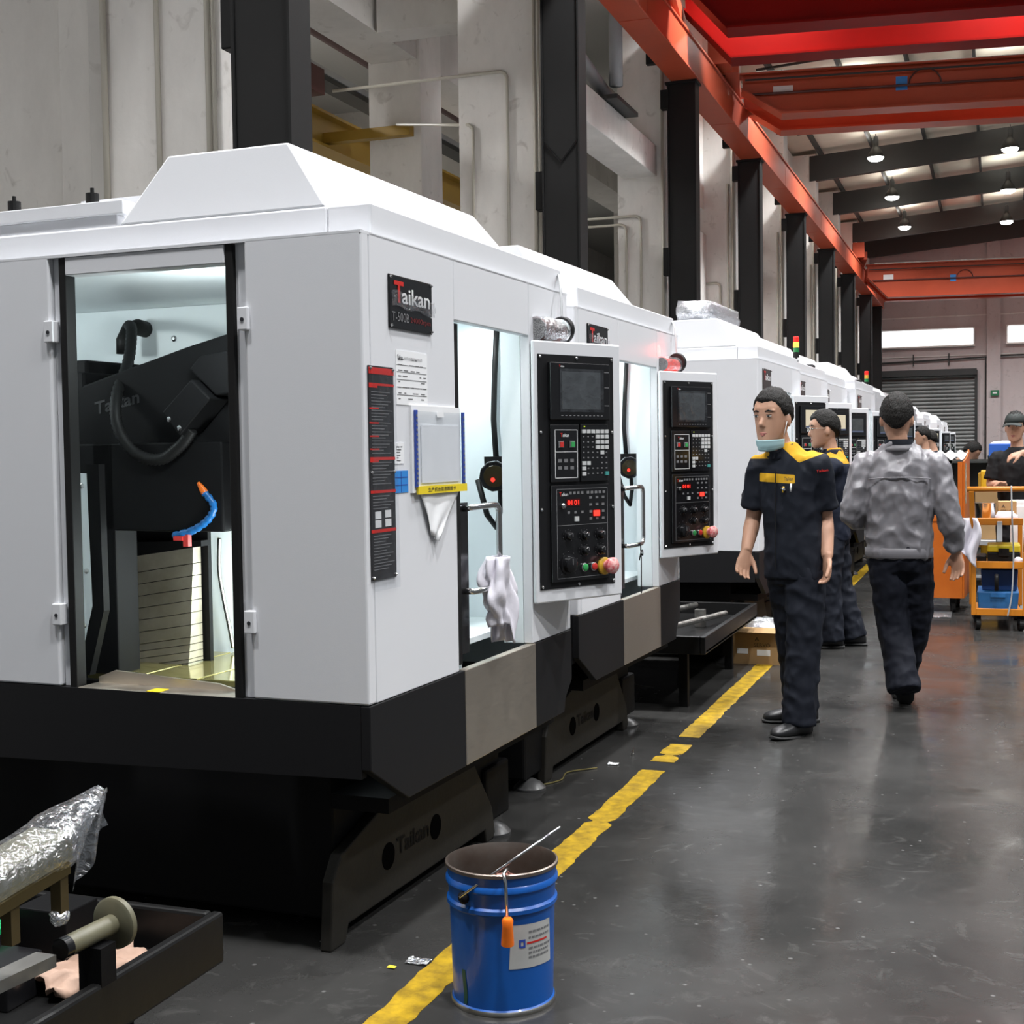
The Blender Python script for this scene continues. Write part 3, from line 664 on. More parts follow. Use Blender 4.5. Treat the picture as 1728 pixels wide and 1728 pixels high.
def nameplate(par, z0=1.807, z1=1.96, u0=0.153, u1=0.435, model=True):
    m = MB(); lb(m, u0, u1, -0.006, 0.0, z0, z1); p = m.build('nameplate', m_gloss, par, bevel=0.003)
    m = MB(); add_text(m, 'T', front_fn(u0 + 0.028, z0 + 0.075, -0.0075), width=0.060, height=0.062, bold=0.03); m.build('logo_initial', m_text_r, p)
    m = MB(); add_text(m, 'aikan', front_fn(u0 + 0.078, z0 + 0.075, -0.0072), width=0.185, height=0.046, bold=0.015); m.build('logo_lettering', m_text_w, p)
    if model:
        m = MB(); add_text(m, 'T-500B', front_fn(u0 + 0.012, z0 + 0.022, -0.0075), width=0.11, height=0.026); m.build('model_lettering', m_text_g, p)
        m = MB(); add_text(m, '24000rpm', front_fn(u0 + 0.13, z0 + 0.02, -0.0075), width=0.135, height=0.02); m.build('speed_lettering', MAT('dim_red_print', (0.16, 0.012, 0.012), 0.4), p)
        rng = random.Random(3)
        m = MB(); m.grid(lambda a, b: L(u0 + 0.006 + a * (u1 - u0 - 0.004), -0.010 - 0.006 * abs(math.sin(a * 9 + b * 4)) * (0.3 + a), z0 + 0.062 + b * 0.044 - 0.012 * a * a + 0.004 * math.sin(13 * a)), 26, 5)
        m.build('clear_tape', m_wrap, p, smooth=True)
    s = screws([L(u, -0.006, z) for u in (u0 + 0.008, u1 - 0.008) for z in (z0 + 0.008, z1 - 0.008)], 0.0045); s.build('screws', m_chrome, p)
    return p

def machine(label, loc, detail=2, side_open=False, lit=False, rot=TH):
    """detail 2: the two near machines, 1: plain for copies"""
    t = empty('machining_centre', (loc[0], loc[1], 0), -rot); tag(t, label, 'machine', 'row of white machining centres')
    Z0, Z1 = 0.757, 2.06
    if side_open:
        m = MB(); lb(m, 0, 0.045, 0, 0.372, Z0, Z1); m.build('side_panel', m_white, t, bevel=0.006)
        m = MB(); lb(m, 0, 0.045, 1.062, D_, Z0, Z1); m.build('side_panel', m_white, t, bevel=0.006)
        for v0, v1 in ((0.374, 0.414), (1.03, 1.060)):
            m = MB(); lb(m, 0.022, 0.05, v0, v1, Z0, Z1 - 0.006); m.build('door_jamb', m_white, t)
        for v0, v1 in ((0.414, 0.44), (1.004, 1.030)):
            m = MB(); lb(m, 0.006, 0.05, v0, v1, Z0 - 0.005, Z1 - 0.005); m.build('door_seal', m_rubber, t, bevel=0.003)
        m = MB(); lb(m, 0.003, 0.06, 0.441, 1.003, 1.998, 2.0515); m.build('door_header', m_white, t, bevel=0.003)
        for v, z in ((1.060, 1.80), (1.060, 0.945), (0.375, 1.805), (0.375, 0.945)):
            m = MB(); lb(m, -0.012, 0.02, v - 0.017, v + 0.017, z, z + 0.065); hb = m.build('hinge_block', m_white, t, bevel=0.003)
            m = MB(); m.lathe([(0.006, 0), (0.006, 0.002)], L(-0.012, v, z + 0.03), (0, -1, 0), 10); m.build('hinge_hole', m_text_k, hb)
        m = MB(); lb(m, 0.004, 0.10, 0.44, 1.0, 0.735, 0.757); m.build('door_sill', m_steel, t, bevel=0.003)
        m = MB(); m.prism([(0.48, 0.757), (0.99, 0.757), (0.99, 0.775), (0.93, 0.797), (0.55, 0.775)], lambda p, q, h: L(h, p, q), 0.09, 0.10); m.build('sill_flange', m_steel, t)
        m = MB(); lb(m, 0.0, 0.05, 0.70, 0.745, 0.7572, 0.7590); m.build('yellow_sticker', m_yel_label, t)
    else:
        m = MB(); lb(m, 0, 0.045, 0, D_, Z0, Z1); m.build('side_panel', m_white, t, bevel=0.006)
    m = MB(); lb(m, W_ - 0.04, W_, 0.0, D_, Z0, Z1); m.build('side_panel', m_white, t, bevel=0.006)
    m = MB(); lb(m, 0.046, W_ - 0.041, D_ - 0.04, D_, Z0, Z1); m.build('back_panel', m_white, t)
    # front
    m = MB(); lb(m, 0.046, 0.606, 0, 0.035, Z0, Z1); m.build('front_panel', m_white, t, bevel=0.003)
    m = MB(); lb(m, 0.608, 1.255, 0, 0.035, 1.868, Z1); m.build('door_header', m_white, t, bevel=0.003)
    m = MB(); lb(m, 1.257, W_ - 0.041, 0, 0.035, Z0, Z1); m.build('front_panel', m_white, t, bevel=0.003)
    m = MB(); lb(m, 1.257, 1.29, 0.036, 0.112, Z0, 1.95); m.build('door_jamb', m_whitein, t)
    # front door opening: interior
    m = MB(); lb(m, 0.56, W_ - 0.042, 0.55, 0.57, 0.6, 2.03); m.build('inner_wall', m_whitein, t)
    m = MB(); lb(m, 1.6, 1.625, 0.04, 0.545, 0.6, 2.03); m.build('inner_wall', m_whitein, t)
    m = MB(); lb(m, 0.545, 0.56, 0.04, 0.57, 0.6, 2.03); m.build('inner_wall', m_whitein, t)
    m = MB(); lb(m, 0.56, 1.6, 0.045, 0.548, 0.60, 0.62); m.build('chip_floor', m_castin, t)
    m = MB(); lb(m, 0.64, 0.672, 0.018, 0.055, 0.77, 1.862); m.build('door_seal', m_rubber, t)
    if detail >= 1:
        m = MB(); lb(m, 0.95, 1.599, 0.15, 0.54, 0.78, 0.80); lb(m, 0.95, 0.96, 0.15, 0.54, 0.70, 0.78); m.build('inner_ledge', m_whitein, t)
        m = MB(); lb(m, 0.70, 1.50, 0.30, 0.33, 1.955, 1.985); m.build('work_light_tube', m_tube, t)
        m = MB(); lb(m, 0.673, 0.735, 0.02, 0.05, 0.80, 1.29); m.build('door_edge_plate', m_gloss, t)
        la = bpy.data.lights.new('work_light', 'AREA'); la.shape = 'RECTANGLE'; la.size = 0.8; la.size_y = 0.03; la.energy = 5 if detail == 2 else 4; la.color = (0.93, 1, 1)
        lo = bpy.data.objects.new('work_light', la); COL.objects.link(lo); lo.parent = t; lo.location = L(1.10, 0.315, 1.95); lo.rotation_euler = (0, 0, R(90))
    if detail >= 2:
        hd = MB(); vv = -0.012
        hd.tube([L(0.70, 0.02, 1.27), L(0.70, vv, 1.275), L(0.80, vv - 0.02, 1.278)] + [L(0.845 + 0.03 * math.sin(a), vv - 0.02, 1.248 + 0.03 * math.cos(a)) for a in [R(x) for x in (0, 30, 60, 90)]] + [L(0.875, vv - 0.02, 1.04)] + [L(0.845 + 0.03 * math.cos(a), vv - 0.02, 1.035 - 0.03 * math.sin(a)) for a in [R(x) for x in (0, 45, 90)]] + [L(0.80, vv - 0.02, 1.005), L(0.70, vv, 1.003), L(0.70, 0.02, 1.003)], 0.0105, 10)
        hd.build('door_handle', m_chrome, t, smooth=True)
        # inspection lamp on the inner wall
        lm = MB(); lm.lathe([(0.028, -0.04), (0.045, -0.03), (0.05, 0.06), (0.058, 0.07), (0.058, 0.10), (0.048, 0.10)], L(1.405, 0.20, 1.372), (0.35, -0.93, -0.10), 10)
        lo_ = lm.build('inspection_lamp', m_gloss, t, bevel=0.004)
        m = MB(); m.lathe([(0.046, 0.094), (0.040, 0.102)], L(1.405, 0.20, 1.372), (0.35, -0.93, -0.10), 20); m.build('lamp_lens', MAT('smoky_lens', (0.035, 0.028, 0.012), 0.1), lo_)
        m = MB(); m.ell(L(1.303, 0.168, 1.350), 0.008, 0.008, 0.008, 10, 8); m.build('red_indicator', m_redlamp, lo_)
        m = MB(); lb(m, 1.44, 1.599, 0.15, 0.26, 1.39, 1.435); m.build('lamp_bracket', m_castin, t)
        m = MB(); m.tube([L(1.45, 0.2, 1.33), L(1.43, 0.19, 1.24), L(1.36, 0.18, 1.17), L(1.32, 0.2, 1.22), L(1.33, 0.24, 1.35)], 0.011, 8); m.build('lamp_cable', m_rubber, t, smooth=True)
        m = MB(); m.tube([L(1.575, 0.255, 1.96), L(1.575, 0.268, 1.75), L(1.575, 0.275, 1.58), L(1.56, 0.26, 1.42)], 0.012, 8); m.build('hose', m_rubber, t, smooth=True)
        m = MB(); lb(m, 0.735, 0.90, 0.10, 0.12, 0.80, 0.87); lb(m, 0.735, 0.78, 0.085, 0.10, 0.82, 0.86); m.build('door_roller_bracket', m_whitein, t)
    # lower black belt
    m = MB(); m.prism([(0.0, Z0 - 0.002), (0.0, 0.575), (0.23, 0.445), (0.645, 0.445), (0.645, Z0 - 0.002)], lambda p, q, h: L(p, h, q), -0.002, 0.028); m.build('base_panel', m_black, t, bevel=0.003)
    m = MB(); lb(m, 0.647, 1.275, -0.004, 0.028, 0.447, Z0 - 0.002); m.build('stainless_panel', m_steel, t, bevel=0.003)
    m = MB(); m.prism([(1.277, Z0 - 0.002), (1.277, 0.445), (1.58, 0.445), (1.60, 0.50), (W_, 0.56), (W_, Z0 - 0.002)], lambda p, q, h: L(p, h, q), -0.002, 0.028); m.build('base_panel', m_black, t, bevel=0.003)
    m = MB(); m.prism([(0.028, Z0 - 0.002), (D_, Z0 - 0.002), (D_, 0.50), (0.028, 0.55)], lambda p, q, h: L(h, p, q), 0.0, 0.03); m.build('base_side', m_black, t)
    m = MB(); m.prism([(0.028, Z0 - 0.002), (D_, Z0 - 0.002), (D_, 0.50), (0.028, 0.55)], lambda p, q, h: L(h, p, q), W_ - 0.03, W_); m.build('base_side', m_black, t)
    m = MB(); lb(m, 0.20, 1.50, 0.24, 2.10, 0.06, 0.60); m.build('bed_casting', m_castin, t, bevel=0.01)
    m = MB(); lb(m, 0.20, 1.60, 0.05, 0.24, 0.40, 0.445); m.build('front_beam', m_castin, t)
    # pedestal with round holes and relief lettering
    m = MB(); m.prism([(0.11, 0.0), (0.20, 0.0), (0.22, 0.05), (1.26, 0.05), (1.27, 0.0), (1.36, 0.0), (1.33, 0.12), (1.20, 0.28), (1.14, 0.36), (1.14, 0.40), (0.50, 0.40), (0.48, 0.355), (0.18, 0.27), (0.13, 0.20)], lambda p, q, h: L(p, h, q), 0.20, 0.238); ped = m.build('pedestal', m_cast, t, bevel=0.006)
    m = MB(); lb(m, 0.45, 1.60, 0.196, 0.236, 0.345, 0.40); m.build('pedestal_rail', m_cast, t)
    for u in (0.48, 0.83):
        m = MB(); m.lathe([(0.043, -0.001), (0.043, 0.0015)], L(u, 0.20, 0.18), (1, 0, 0), 20); m.build('lifting_hole_shade', m_hole, t)  # flat black disc stands in for the shade inside the hole
    m = MB(); add_text(m, 'Taikan', front_fn(0.54, 0.165, 0.1975), width=0.235, height=0.055, bold=0.02)
    m.build('relief_lettering', m_castin, t)
    for u in ((1.42,) if side_open else (0.02, 1.42)):
        m = MB(); lb(m, u - 0.10, u + 0.13, 0.22, 0.55, 0.05, 0.26); m.build('foot_block', m_castin, t, bevel=0.012)
        m = MB(); m.lathe([(0.07, 0.0), (0.07, 0.010), (0.05, 0.030), (0.02, 0.045)], L(u - 0.02, 0.23, 0.0), (0, 0, 1), 20); m.build('levelling_foot', m_footmetal, t, smooth='auto')
    # roof
    for v0, v1 in ((0.02, 0.158), (0.160, D_ - 0.05)):
        m = MB(); lb(m, 0.10, W_ - 0.01, v0, v1, Z1 + 0.001, 2.152); m.build('roof_cap', m_white, t, bevel=0.006)
    m = MB(); lb(m, 0.0, W_, 0.0, D_, Z1 - 0.008, Z1 + 0.0005); m.build('roof_plate', m_white, t)
    m = MB(); m.hexa([L(0.105, 0.165, 2.153), L(1.60, 0.165, 2.153), L(1.60, 0.88, 2.153), L(0.105, 0.88, 2.153)], [L(0.13, 0.30, 2.35), L(1.46, 0.30, 2.35), L(1.46, 0.715, 2.35), L(0.13, 0.715, 2.35)])
    m.build('hood', m_white, t, bevel=0.006)
    if side_open:
        m = MB(); lb(m, 0.11, 0.17, 0.87, 2.1, 2.19, 2.232); lb(m, 0.12, 0.16, 0.9, 2.05, 2.153, 2.19); m.build('cable_duct', m_white, t, bevel=0.003)
        m = MB(); lb(m, 0.42, 0.45, 0.80, 1.28, 2.153, 2.31); m.build('rear_cover', m_white, t)
        for v in (1.005, 1.31):
            m = MB(); m.lathe([(0.020, 0), (0.020, 0.033), (0.006, 0.034), (0.006, 0.05)], L(0.14, v, 2.232), (0, 0, 1), 14); m.build('rubber_buffer', m_rubber, t)
    control_panel(t, lit, detail >= 2)
    dz_ = 0.0 if side_open else 0.04
    nameplate(t, 1.807 + dz_, 1.96 + dz_, model=detail >= 2)
    return t

# ---------- nearest machine with open side door
M1 = machine('nearest white machining centre, its side doorway open to the black spindle head', (-1.62, 3.29), 2, side_open=True)
# stickers on the front panel
p_strip = MB(); lb(p_strip, 0.022, 0.172, -0.005, 0.0, 1.10, 1.695); sp_ = p_strip.build('warning_strip', MAT('dark_strip_print', (0.025, 0.025, 0.027), 0.25), M1, bevel=0.002)
m = MB()
for z, wd, h in ((1.672, 0.15, 0.018), (1.640, 0.15, 0.007), (1.634, 0.05, 0.006), (1.575, 0.055, 0.004), (1.535, 0.055, 0.004), (1.498, 0.055, 0.004), (1.462, 0.055, 0.004), (1.434, 0.15, 0.008), (1.428, 0.05, 0.006), (1.342, 0.15, 0.008), (1.232, 0.15, 0.009)):
    lb(m, 0.022, 0.022 + wd, -0.0058, -0.005, z, z + h)
m.build('red_bars', m_text_r, sp_)
m = MB()
for (u, z) in ((0.045, 1.270), (0.105, 1.272), (0.045, 1.246), (0.105, 1.247)): lb(m, u, u + 0.036, -0.0058, -0.005, z, z + 0.021)
m.build('pictogram_prints', m_text_w, sp_)
m = MB()
for j in range(60):
    z = 1.63 - j * 0.0085
    if any(abs(z - q) < 0.012 for q in (1.64, 1.438, 1.346, 1.236, 1.26, 1.28)): continue
    lb(m, 0.034, 0.034 + 0.07 + 0.06 * ((j * 37) % 10) / 10, -0.0056, -0.005, z, z + 0.0022)
m.build('small_print', m_text_g, sp_)
m = MB(); m.grid(lambda a, b: L(0.03 + 0.15 * a, -0.008 - 0.004 * abs(math.sin(a * 11 + 2 * b)), 1.07 + 0.62 * b), 18, 8); m.build('peeling_film', m_film, sp_, smooth=True)
s = screws([L(u, -0.005, z) for u in (0.030, 0.164) for z in (1.108, 1.40, 1.687)], 0.0045); s.build('screws', m_chrome, sp_)
def sheet(par, name, u0, u1, z0, z1, mat, lines=0, v=-0.0015, seed=1, logo=False):
    m = MB(); lb(m, u0, u1, v, 0.0, z0, z1); p = m.build(name, mat, par)
    if lines:
        rng = random.Random(seed); m = MB()
        for j in range(lines):
            z = z1 - (j + 1.6) * (z1 - z0) / (lines + 1.6)
            u = u0 + 0.012
            while u < u1 - 0.02:
                l = rng.uniform(0.008, 0.03)
                if rng.random() < 0.6: lb(m, u, min(u + l, u1 - 0.01), v - 0.0006, v, z, z + 0.0028)
                u += l + rng.uniform(0.004, 0.02)
        m.build('print_lines', m_text_g, p)
    return p
sh = sheet(M1, 'data_sheet', 0.196, 0.402, 1.592, 1.748, m_paper, 8, seed=4)
m = MB(); add_text(m, 'Taikan', front_fn(0.203, 1.720, -0.0025), width=0.034, height=0.015, bold=0.02); m.build('sheet_logo', m_text_k, sh)
m = MB(); add_text(m, '深圳市台钻数控机床有限公司', front_fn(0.245, 1.722, -0.0025), width=0.12, height=0.009); m.build('sheet_heading', m_text_g, sh)
m = MB()
for z in (1.62, 1.642, 1.664, 1.686, 1.706): lb(m, 0.20, 0.396, -0.0023, -0.0015, z, z + 0.0012)
m.build('sheet_rules', m_text_g, sh)
sheet(M1, 'small_label', 0.178, 0.236, 1.422, 1.482, m_paper, 6, seed=9)
bl = sheet(M1, 'blue_label', 0.172, 0.262, 1.338, 1.402, m_blue_label, 0)
m = MB(); lb(m, 0.215, 0.2175, -0.0022, -0.0015, 1.34, 1.40); lb(m, 0.18, 0.255, -0.0022, -0.0015, 1.36, 1.362); lb(m, 0.18, 0.255, -0.0022, -0.0015, 1.382, 1.384); m.build('print_lines', m_blue_ink, bl)

# document pocket and the crumpled paper below it
def on_m1(o): o.parent = None; o.location = M1.location; o.rotation_euler = M1.rotation_euler; return o
def m1_pt(u, v, z):
    c, s_ = math.cos(-TH), math.sin(-TH); x, y, _ = L(u, v, z); return (M1.location.x + c * x - s_ * y, M1.location.y + s_ * x + c * y, z)
def sub(base, fn):  # local coords relative to a base point given in machine coords
    bx_, by_, bz_ = L(*base)
    return lambda u, v, z: (fn(u, v, z)[0] - bx_, fn(u, v, z)[1] - by_, fn(u, v, z)[2] - bz_)
PB = (0.46, -0.004, 1.33); LP = sub(PB, L)
pk = empty('document_pocket', m1_pt(*PB), -TH); tag(pk, 'clear document pocket with blue edges and yellow strip on the nearest machine', 'document holder')
def pb(name, u0, u1, v0, v1, z0, z1, mat): return MB().box(LP(u0, v0, z0), LP(u1, v1, z1)).build(name, mat, pk)
pb('backing_card', 0.277, 0.622, -0.008, 0.0, 1.335, 1.592, m_paper)
pb('inner_sheet', 0.335, 0.605, -0.011, -0.009, 1.362, 1.535, MAT('clean_sheet', (0.86, 0.86, 0.87), 0.5))
pb('front_film', 0.30, 0.635, -0.0135, -0.0125, 1.352, 1.575, m_pocketfilm)
for u0 in (0.290, 0.628):
    e_ = pb('blue_edge', u0, u0 + 0.014, -0.015, -0.009, 1.352, 1.578, m_blue_ink)
    m = MB()
    for j in range(15): m.box(LP(u0 + 0.003, -0.0162, 1.36 + j * 0.0142), LP(u0 + 0.011, -0.015, 1.367 + j * 0.0142))
    m.build('edge_print', m_text_g, e_)
ys_ = pb('yellow_strip', 0.30, 0.652, -0.016, -0.009, 1.330, 1.354, m_yel_label)
m = MB(); add_text(m, '生产机台信息跟踪卡', lambda x, y: LP(0.365 + x, -0.0168, 1.3355 + y), width=0.20, height=0.0135, bold=0.008); m.build('strip_lettering', m_text_k, ys_)
pb('tab_print', 0.44, 0.49, -0.0142, -0.0137, 1.56, 1.575, m_paper)
PB2 = (0.45, -0.006, 1.21); LP2 = sub(PB2, L)
m = MB(); n_ = 14
def tri(a, b):
    z = 1.36 - 0.155 * b; ul = 0.315 + 0.085 * b; ur = 0.625 - 0.19 * b ** 1.3
    return LP2(ul + (ur - ul) * a, -0.006 - 0.010 * math.sin(a * 5 + b * 3) ** 2 * b, z - 0.02 * a * b)
m.grid(tri, n_, 8); pp = m.build('paper_sheet', m_paper, smooth=True, loc=m1_pt(*PB2), rotz=-TH, solid=0.001)
tag(pp, 'crumpled white paper corner hanging below the document pocket', 'paper')

# ---------- inside the open side door (machine coordinates)
def mp(name, fn, mat, **kw):
    m = MB(); fn(m); return m.build(name, mat, M1, **kw)
mp('splash_wall', lambda m: lb(m, 1.10, 1.12, 0.60, 2.12, 0.60, 2.03), m_whitein)
mp('splash_wall', lambda m: lb(m, 0.06, 1.095, 2.13, 2.15, 0.60, 2.03), m_whitein)
mp('inner_ceiling', lambda m: lb(m, 0.06, 1.62, 0.04, 2.15, 2.031, 2.045), m_whitein)
mp('spindle_head', lambda m: m.prism([(1.48, 1.755), (1.405, 1.752), (1.405, 1.707), (0.98, 1.82), (0.50, 1.93), (0.42, 1.20), (1.30, 1.22), (1.30, 1.48), (1.48, 1.48)], lambda p, q, h: L(h, p, q), 0.56, 0.98), m_castin, bevel=0.008)
mp('head_cover', lambda m: lb(m, 0.50, 0.558, 0.80, 1.33, 1.20, 1.50), m_castin, bevel=0.006)
mp('motor_box', lambda m: m.prism([(0.99, 1.60), (0.873, 1.705), (0.80, 1.64), (0.925, 1.52)], lambda p, q, h: L(h, p, q), 0.44, 0.555), m_castin, bevel=0.006)
mp('motor_mount', lambda m: m.prism([(0.90, 1.74), (0.86, 1.78), (0.70, 1.80), (0.70, 1.66), (0.80, 1.65)], lambda p, q, h: L(h, p, q), 0.47, 0.555), m_castin, bevel=0.006)
mp('column_casting', lambda m: lb(m, 0.62, 1.05, 1.44, 2.1, 0.60, 1.80), m_castin, bevel=0.01)
mp('way_cover', lambda m: lb(m, 0.50, 0.62, 1.24, 1.75, 0.62, 1.50), m_castin, bevel=0.006)
m = MB(); add_text(m, 'Taikan', lambda x, y: L(0.5585, 1.36 - x, 1.60 + y + 0.2 * x), width=0.19, height=0.045, bold=0.02); m.build('head_lettering', MAT('dark_relief', (0.03, 0.03, 0.032), 0.4), M1)
mp('guard_strip', lambda m: m.prism([(1.30, 1.48), (1.30, 0.74), (1.245, 0.745), (1.18, 0.966), (1.19, 1.40), (1.245, 1.402), (1.26, 1.48)], lambda p, q, h: L(h, p, q), 0.30, 0.31), m_whitein)
mp('guard_edge', lambda m: m.prism([(1.19, 1.43), (1.18, 0.966), (1.245, 0.745), (1.20, 0.735), (1.135, 0.95), (1.14, 1.43)], lambda p, q, h: L(h, p, q), 0.30, 0.33), m_castin)
s = screws([L(0.30, 1.21, 1.36), L(0.30, 1.20, 1.08), L(0.30, 1.215, 0.90)], 0.009, (0, -1, 0)); s.build('guard_screws', m_chrome, M1)
s = screws([L(1.10, 1.413, 1.909), L(1.10, 1.80, 1.781)], 0.012, (0, -1, 0)); s.build('wall_bolts', m_chrome, M1)
s = screws([L(0.56, 1.345, 1.165), L(0.56, 1.32, 1.165), L(0.438, 0.96, 1.575), L(0.438, 0.92, 1.545)], 0.009, (0, -1, 0)); s.build('head_screws', m_chrome, M1)
# corrugated hose
ctrl = [Vector(L(u, v, z)) for u, v, z in ((1.06, 1.555, 1.945), (0.98, 1.53, 1.955), (0.85, 1.42, 1.92), (0.70, 1.32, 1.80), (0.52, 1.235, 1.66), (0.48, 1.20, 1.55), (0.48, 1.13, 1.465), (0.48, 1.03, 1.443), (0.48, 0.945, 1.49), (0.48, 0.90, 1.54))]
def spline(P, n=10):
    out = []
    Q = [P[0]] + list(P) + [P[-1]]
    for i in range(1, len(Q) - 2):
        for k in range(n):
            t_ = k / n; a, b, c, d = Q[i-1], Q[i], Q[i+1], Q[i+2]
            out.append(0.5 * ((2*b) + (c - a)*t_ + (2*a - 5*b + 4*c - d)*t_*t_ + (3*b - a - 3*c + d)*t_**3))
    out.append(P[-1]); return out
sp2 = spline(ctrl, 14); m = MB(); m.tube(sp2, [0.021 if i % 2 else 0.0175 for i in range(len(sp2))], 12); m.build('corrugated_hose', m_rubber, M1, smooth=True)
m = MB(); m.tube([L(1.10, 1.545, 1.95), L(1.05, 1.545, 1.955), L(1.02, 1.56, 1.945), L(1.0, 1.57, 1.90), L(1.0, 1.57, 1.85)], 0.032, 14); m.build('hose_elbow', m_rubber, M1, smooth=True)
# telescopic cover: separate slats
zt = 1.13; n = 15
for j in range(n):
    h = 0.062 if j == 0 else (0.044 if j < 7 else (0.026 if j < 10 else 0.013))
    z1_ = zt; z0_ = zt - h; zt = z0_
    mp('cover_slat', lambda m: m.hexa([L(0.78 - 0.004 * j, 1.415, z0_ - 0.045), L(0.78 - 0.004 * j, 1.125, z0_), L(0.83, 1.125, z0_), L(0.83, 1.415, z0_ - 0.045)],
                               [L(0.785 - 0.004 * j, 1.415, z1_ - 0.045 - 0.0025), L(0.785 - 0.004 * j, 1.125, z1_ - 0.0025), L(0.83, 1.125, z1_ - 0.0025), L(0.83, 1.415, z1_ - 0.045 - 0.0025)]), m_cover if j < 11 else m_metal)
mp('cover_bracket', lambda m: m.hexa([L(0.77, 1.40, 1.085), L(0.77, 1.08, 1.13), L(0.83, 1.08, 1.13), L(0.83, 1.40, 1.085)], [L(0.77, 1.40, 1.14), L(0.77, 1.08, 1.15), L(0.83, 1.08, 1.15), L(0.83, 1.40, 1.14)]), m_castin)
# work table with slots
for k in range(4):
    v0 = 0.45 + k * 0.235
    mp('table_strip', lambda m: lb(m, 0.50, 1.05, v0, v0 + 0.222, 0.66, 0.705), m_oil, bevel=0.002)
mp('table_body', lambda m: lb(m, 0.46, 1.06, 0.44, 1.39, 0.60, 0.685), m_castin)
# coolant nozzle
nz = spline([Vector(L(0.5, v, z)) for v, z in ((1.00, 1.185), (0.92, 1.205), (0.86, 1.24), (0.835, 1.285), (0.87, 1.33))], 8)
m = MB(); m.tube(nz, [0.014 if i % 3 else 0.0105 for i in range(len(nz))], 10); m.build('coolant_nozzle', MAT('blue_nozzle', (0.01, 0.12, 0.36), 0.35), M1, smooth=True)
m = MB(); m.lathe([(0.014, 0), (0.012, 0.02), (0.006, 0.045)], L(0.5, 0.868, 1.328), Vector(L(0, 0.6, 0.8)), 12); m.build('nozzle_tip', m_orangeplastic, M1, smooth='auto')
m = MB(); lb(m, 0.49, 0.51, 0.935, 0.955, 1.15, 1.19); lb(m, 0.485, 0.515, 0.955, 0.99, 1.17, 1.185); m.build('valve_lever', m_red_btn, M1)
m = MB(); m.tube(spline([Vector(L(1.06, v, z)) for v, z in ((1.20, 1.14), (1.205, 1.02), (1.19, 0.92), (1.165, 0.80), (1.15, 0.72))]), 0.008, 8); m.build('steel_hose', m_metal, M1, smooth=True)
# lower work light inside
m = MB(); lb(m, 0.36, 0.40, 0.46, 0.50, 0.85, 1.15); m.build('work_light_tube', m_tube, M1)
mp('back_guard', lambda m: lb(m, 0.84, 0.86, 1.10, 2.1, 0.60, 1.24), m_castin)
la = bpy.data.lights.new('inner_light', 'AREA'); la.shape = 'RECTANGLE'; la.size = 0.25; la.size_y = 0.3; la.energy = 5.0; la.color = (0.93, 1, 1)
lo = bpy.data.objects.new('inner_light', la); COL.objects.link(lo); lo.parent = M1; lo.location = L(0.42, 0.52, 1.0); lo.rotation_euler = Vector((-(1.25 - 0.52), 0.95 - 0.42, -0.05)).to_track_quat('-Z', 'Y').to_euler()
for (pu, pv, pz), (tu, tv, tz_), en, sz in (((0.86, 0.62, 1.0), (1.1, 1.25, 0.95), 9.0, 0.2), ((0.16, 0.60, 1.80), (1.1, 1.5, 1.92), 4.2, 0.12), ((0.16, 1.9, 1.90), (1.1, 1.7, 1.95), 3.0, 0.12)):  # unseen fill lights without fittings, added to brighten the inner walls and ceiling
    la2 = bpy.data.lights.new('inner_light', 'AREA'); la2.shape = 'SQUARE'; la2.size = sz; la2.energy = en; la2.color = (0.9, 1, 1)
    lo = bpy.data.objects.new('inner_light', la2); COL.objects.link(lo); lo.parent = M1; lo.location = L(pu, pv, pz)
    lo.rotation_euler = (Vector(L(tu, tv, tz_)) - Vector(L(pu, pv, pz))).to_track_quat('-Z', 'Y').to_euler()

# ---------- second machine
M2 = machine('second white machining centre, with the red glowing lamp on its control panel', (-1.655, 5.36), 2)
# ---------- plain machines further on: one built, the others copied
M3 = machine('third white machining centre, its hood topped by the foil-wrapped box', (-1.50, 9.0), 1, lit=True)
farm = [((-1.50, 10.78), 'fourth white machining centre in the row, carrying the lit amber signal tower'),
        ((-1.50, 12.5), 'fifth white machining centre in the row, behind the worker with glasses'),
        ((-1.36, 14.2), 'sixth white machining centre in the row, standing a little proud of its neighbours'),
        ((-1.43, 16.1), 'seventh white machining centre in the row, with the unlit red signal tower'),
        ((-1.45, 18.1), 'eighth white machining centre in the row, behind the grey jacket'),
        ((-1.45, 20.1), 'ninth white machining centre in the row'),
        ((-1.45, 22.1), 'tenth white machining centre in the row, right of the grey jacket collar'),
        ((-1.45, 24.6), 'eleventh white machining centre in the row, by the two distant workers'),
        ((-1.45, 30.0), 'twelfth white machining centre, first of the far group after a gap'),
        ((-1.42, 36.3), 'thirteenth white machining centre, in the far group before the shutter'),
        ((-1.38, 39.7), 'farthest white machining centre of the row before the shutter')]
MF = []
for (p, lab) in farm:
    c = copy_tree(M3); c.location = (p[0], p[1], 0); c['label'] = lab; MF.append(c)
for c, on in zip(MF, (1, 0, 0, 1, 0, 0, 1, 1, 1, 0, 0)):
    if not on:
        for a in c.children:
            for b in a.children:
                if b.name.startswith('screen'):
                    b.data = b.data.copy(); b.data.materials.clear(); b.data.materials.append(m_lcd)
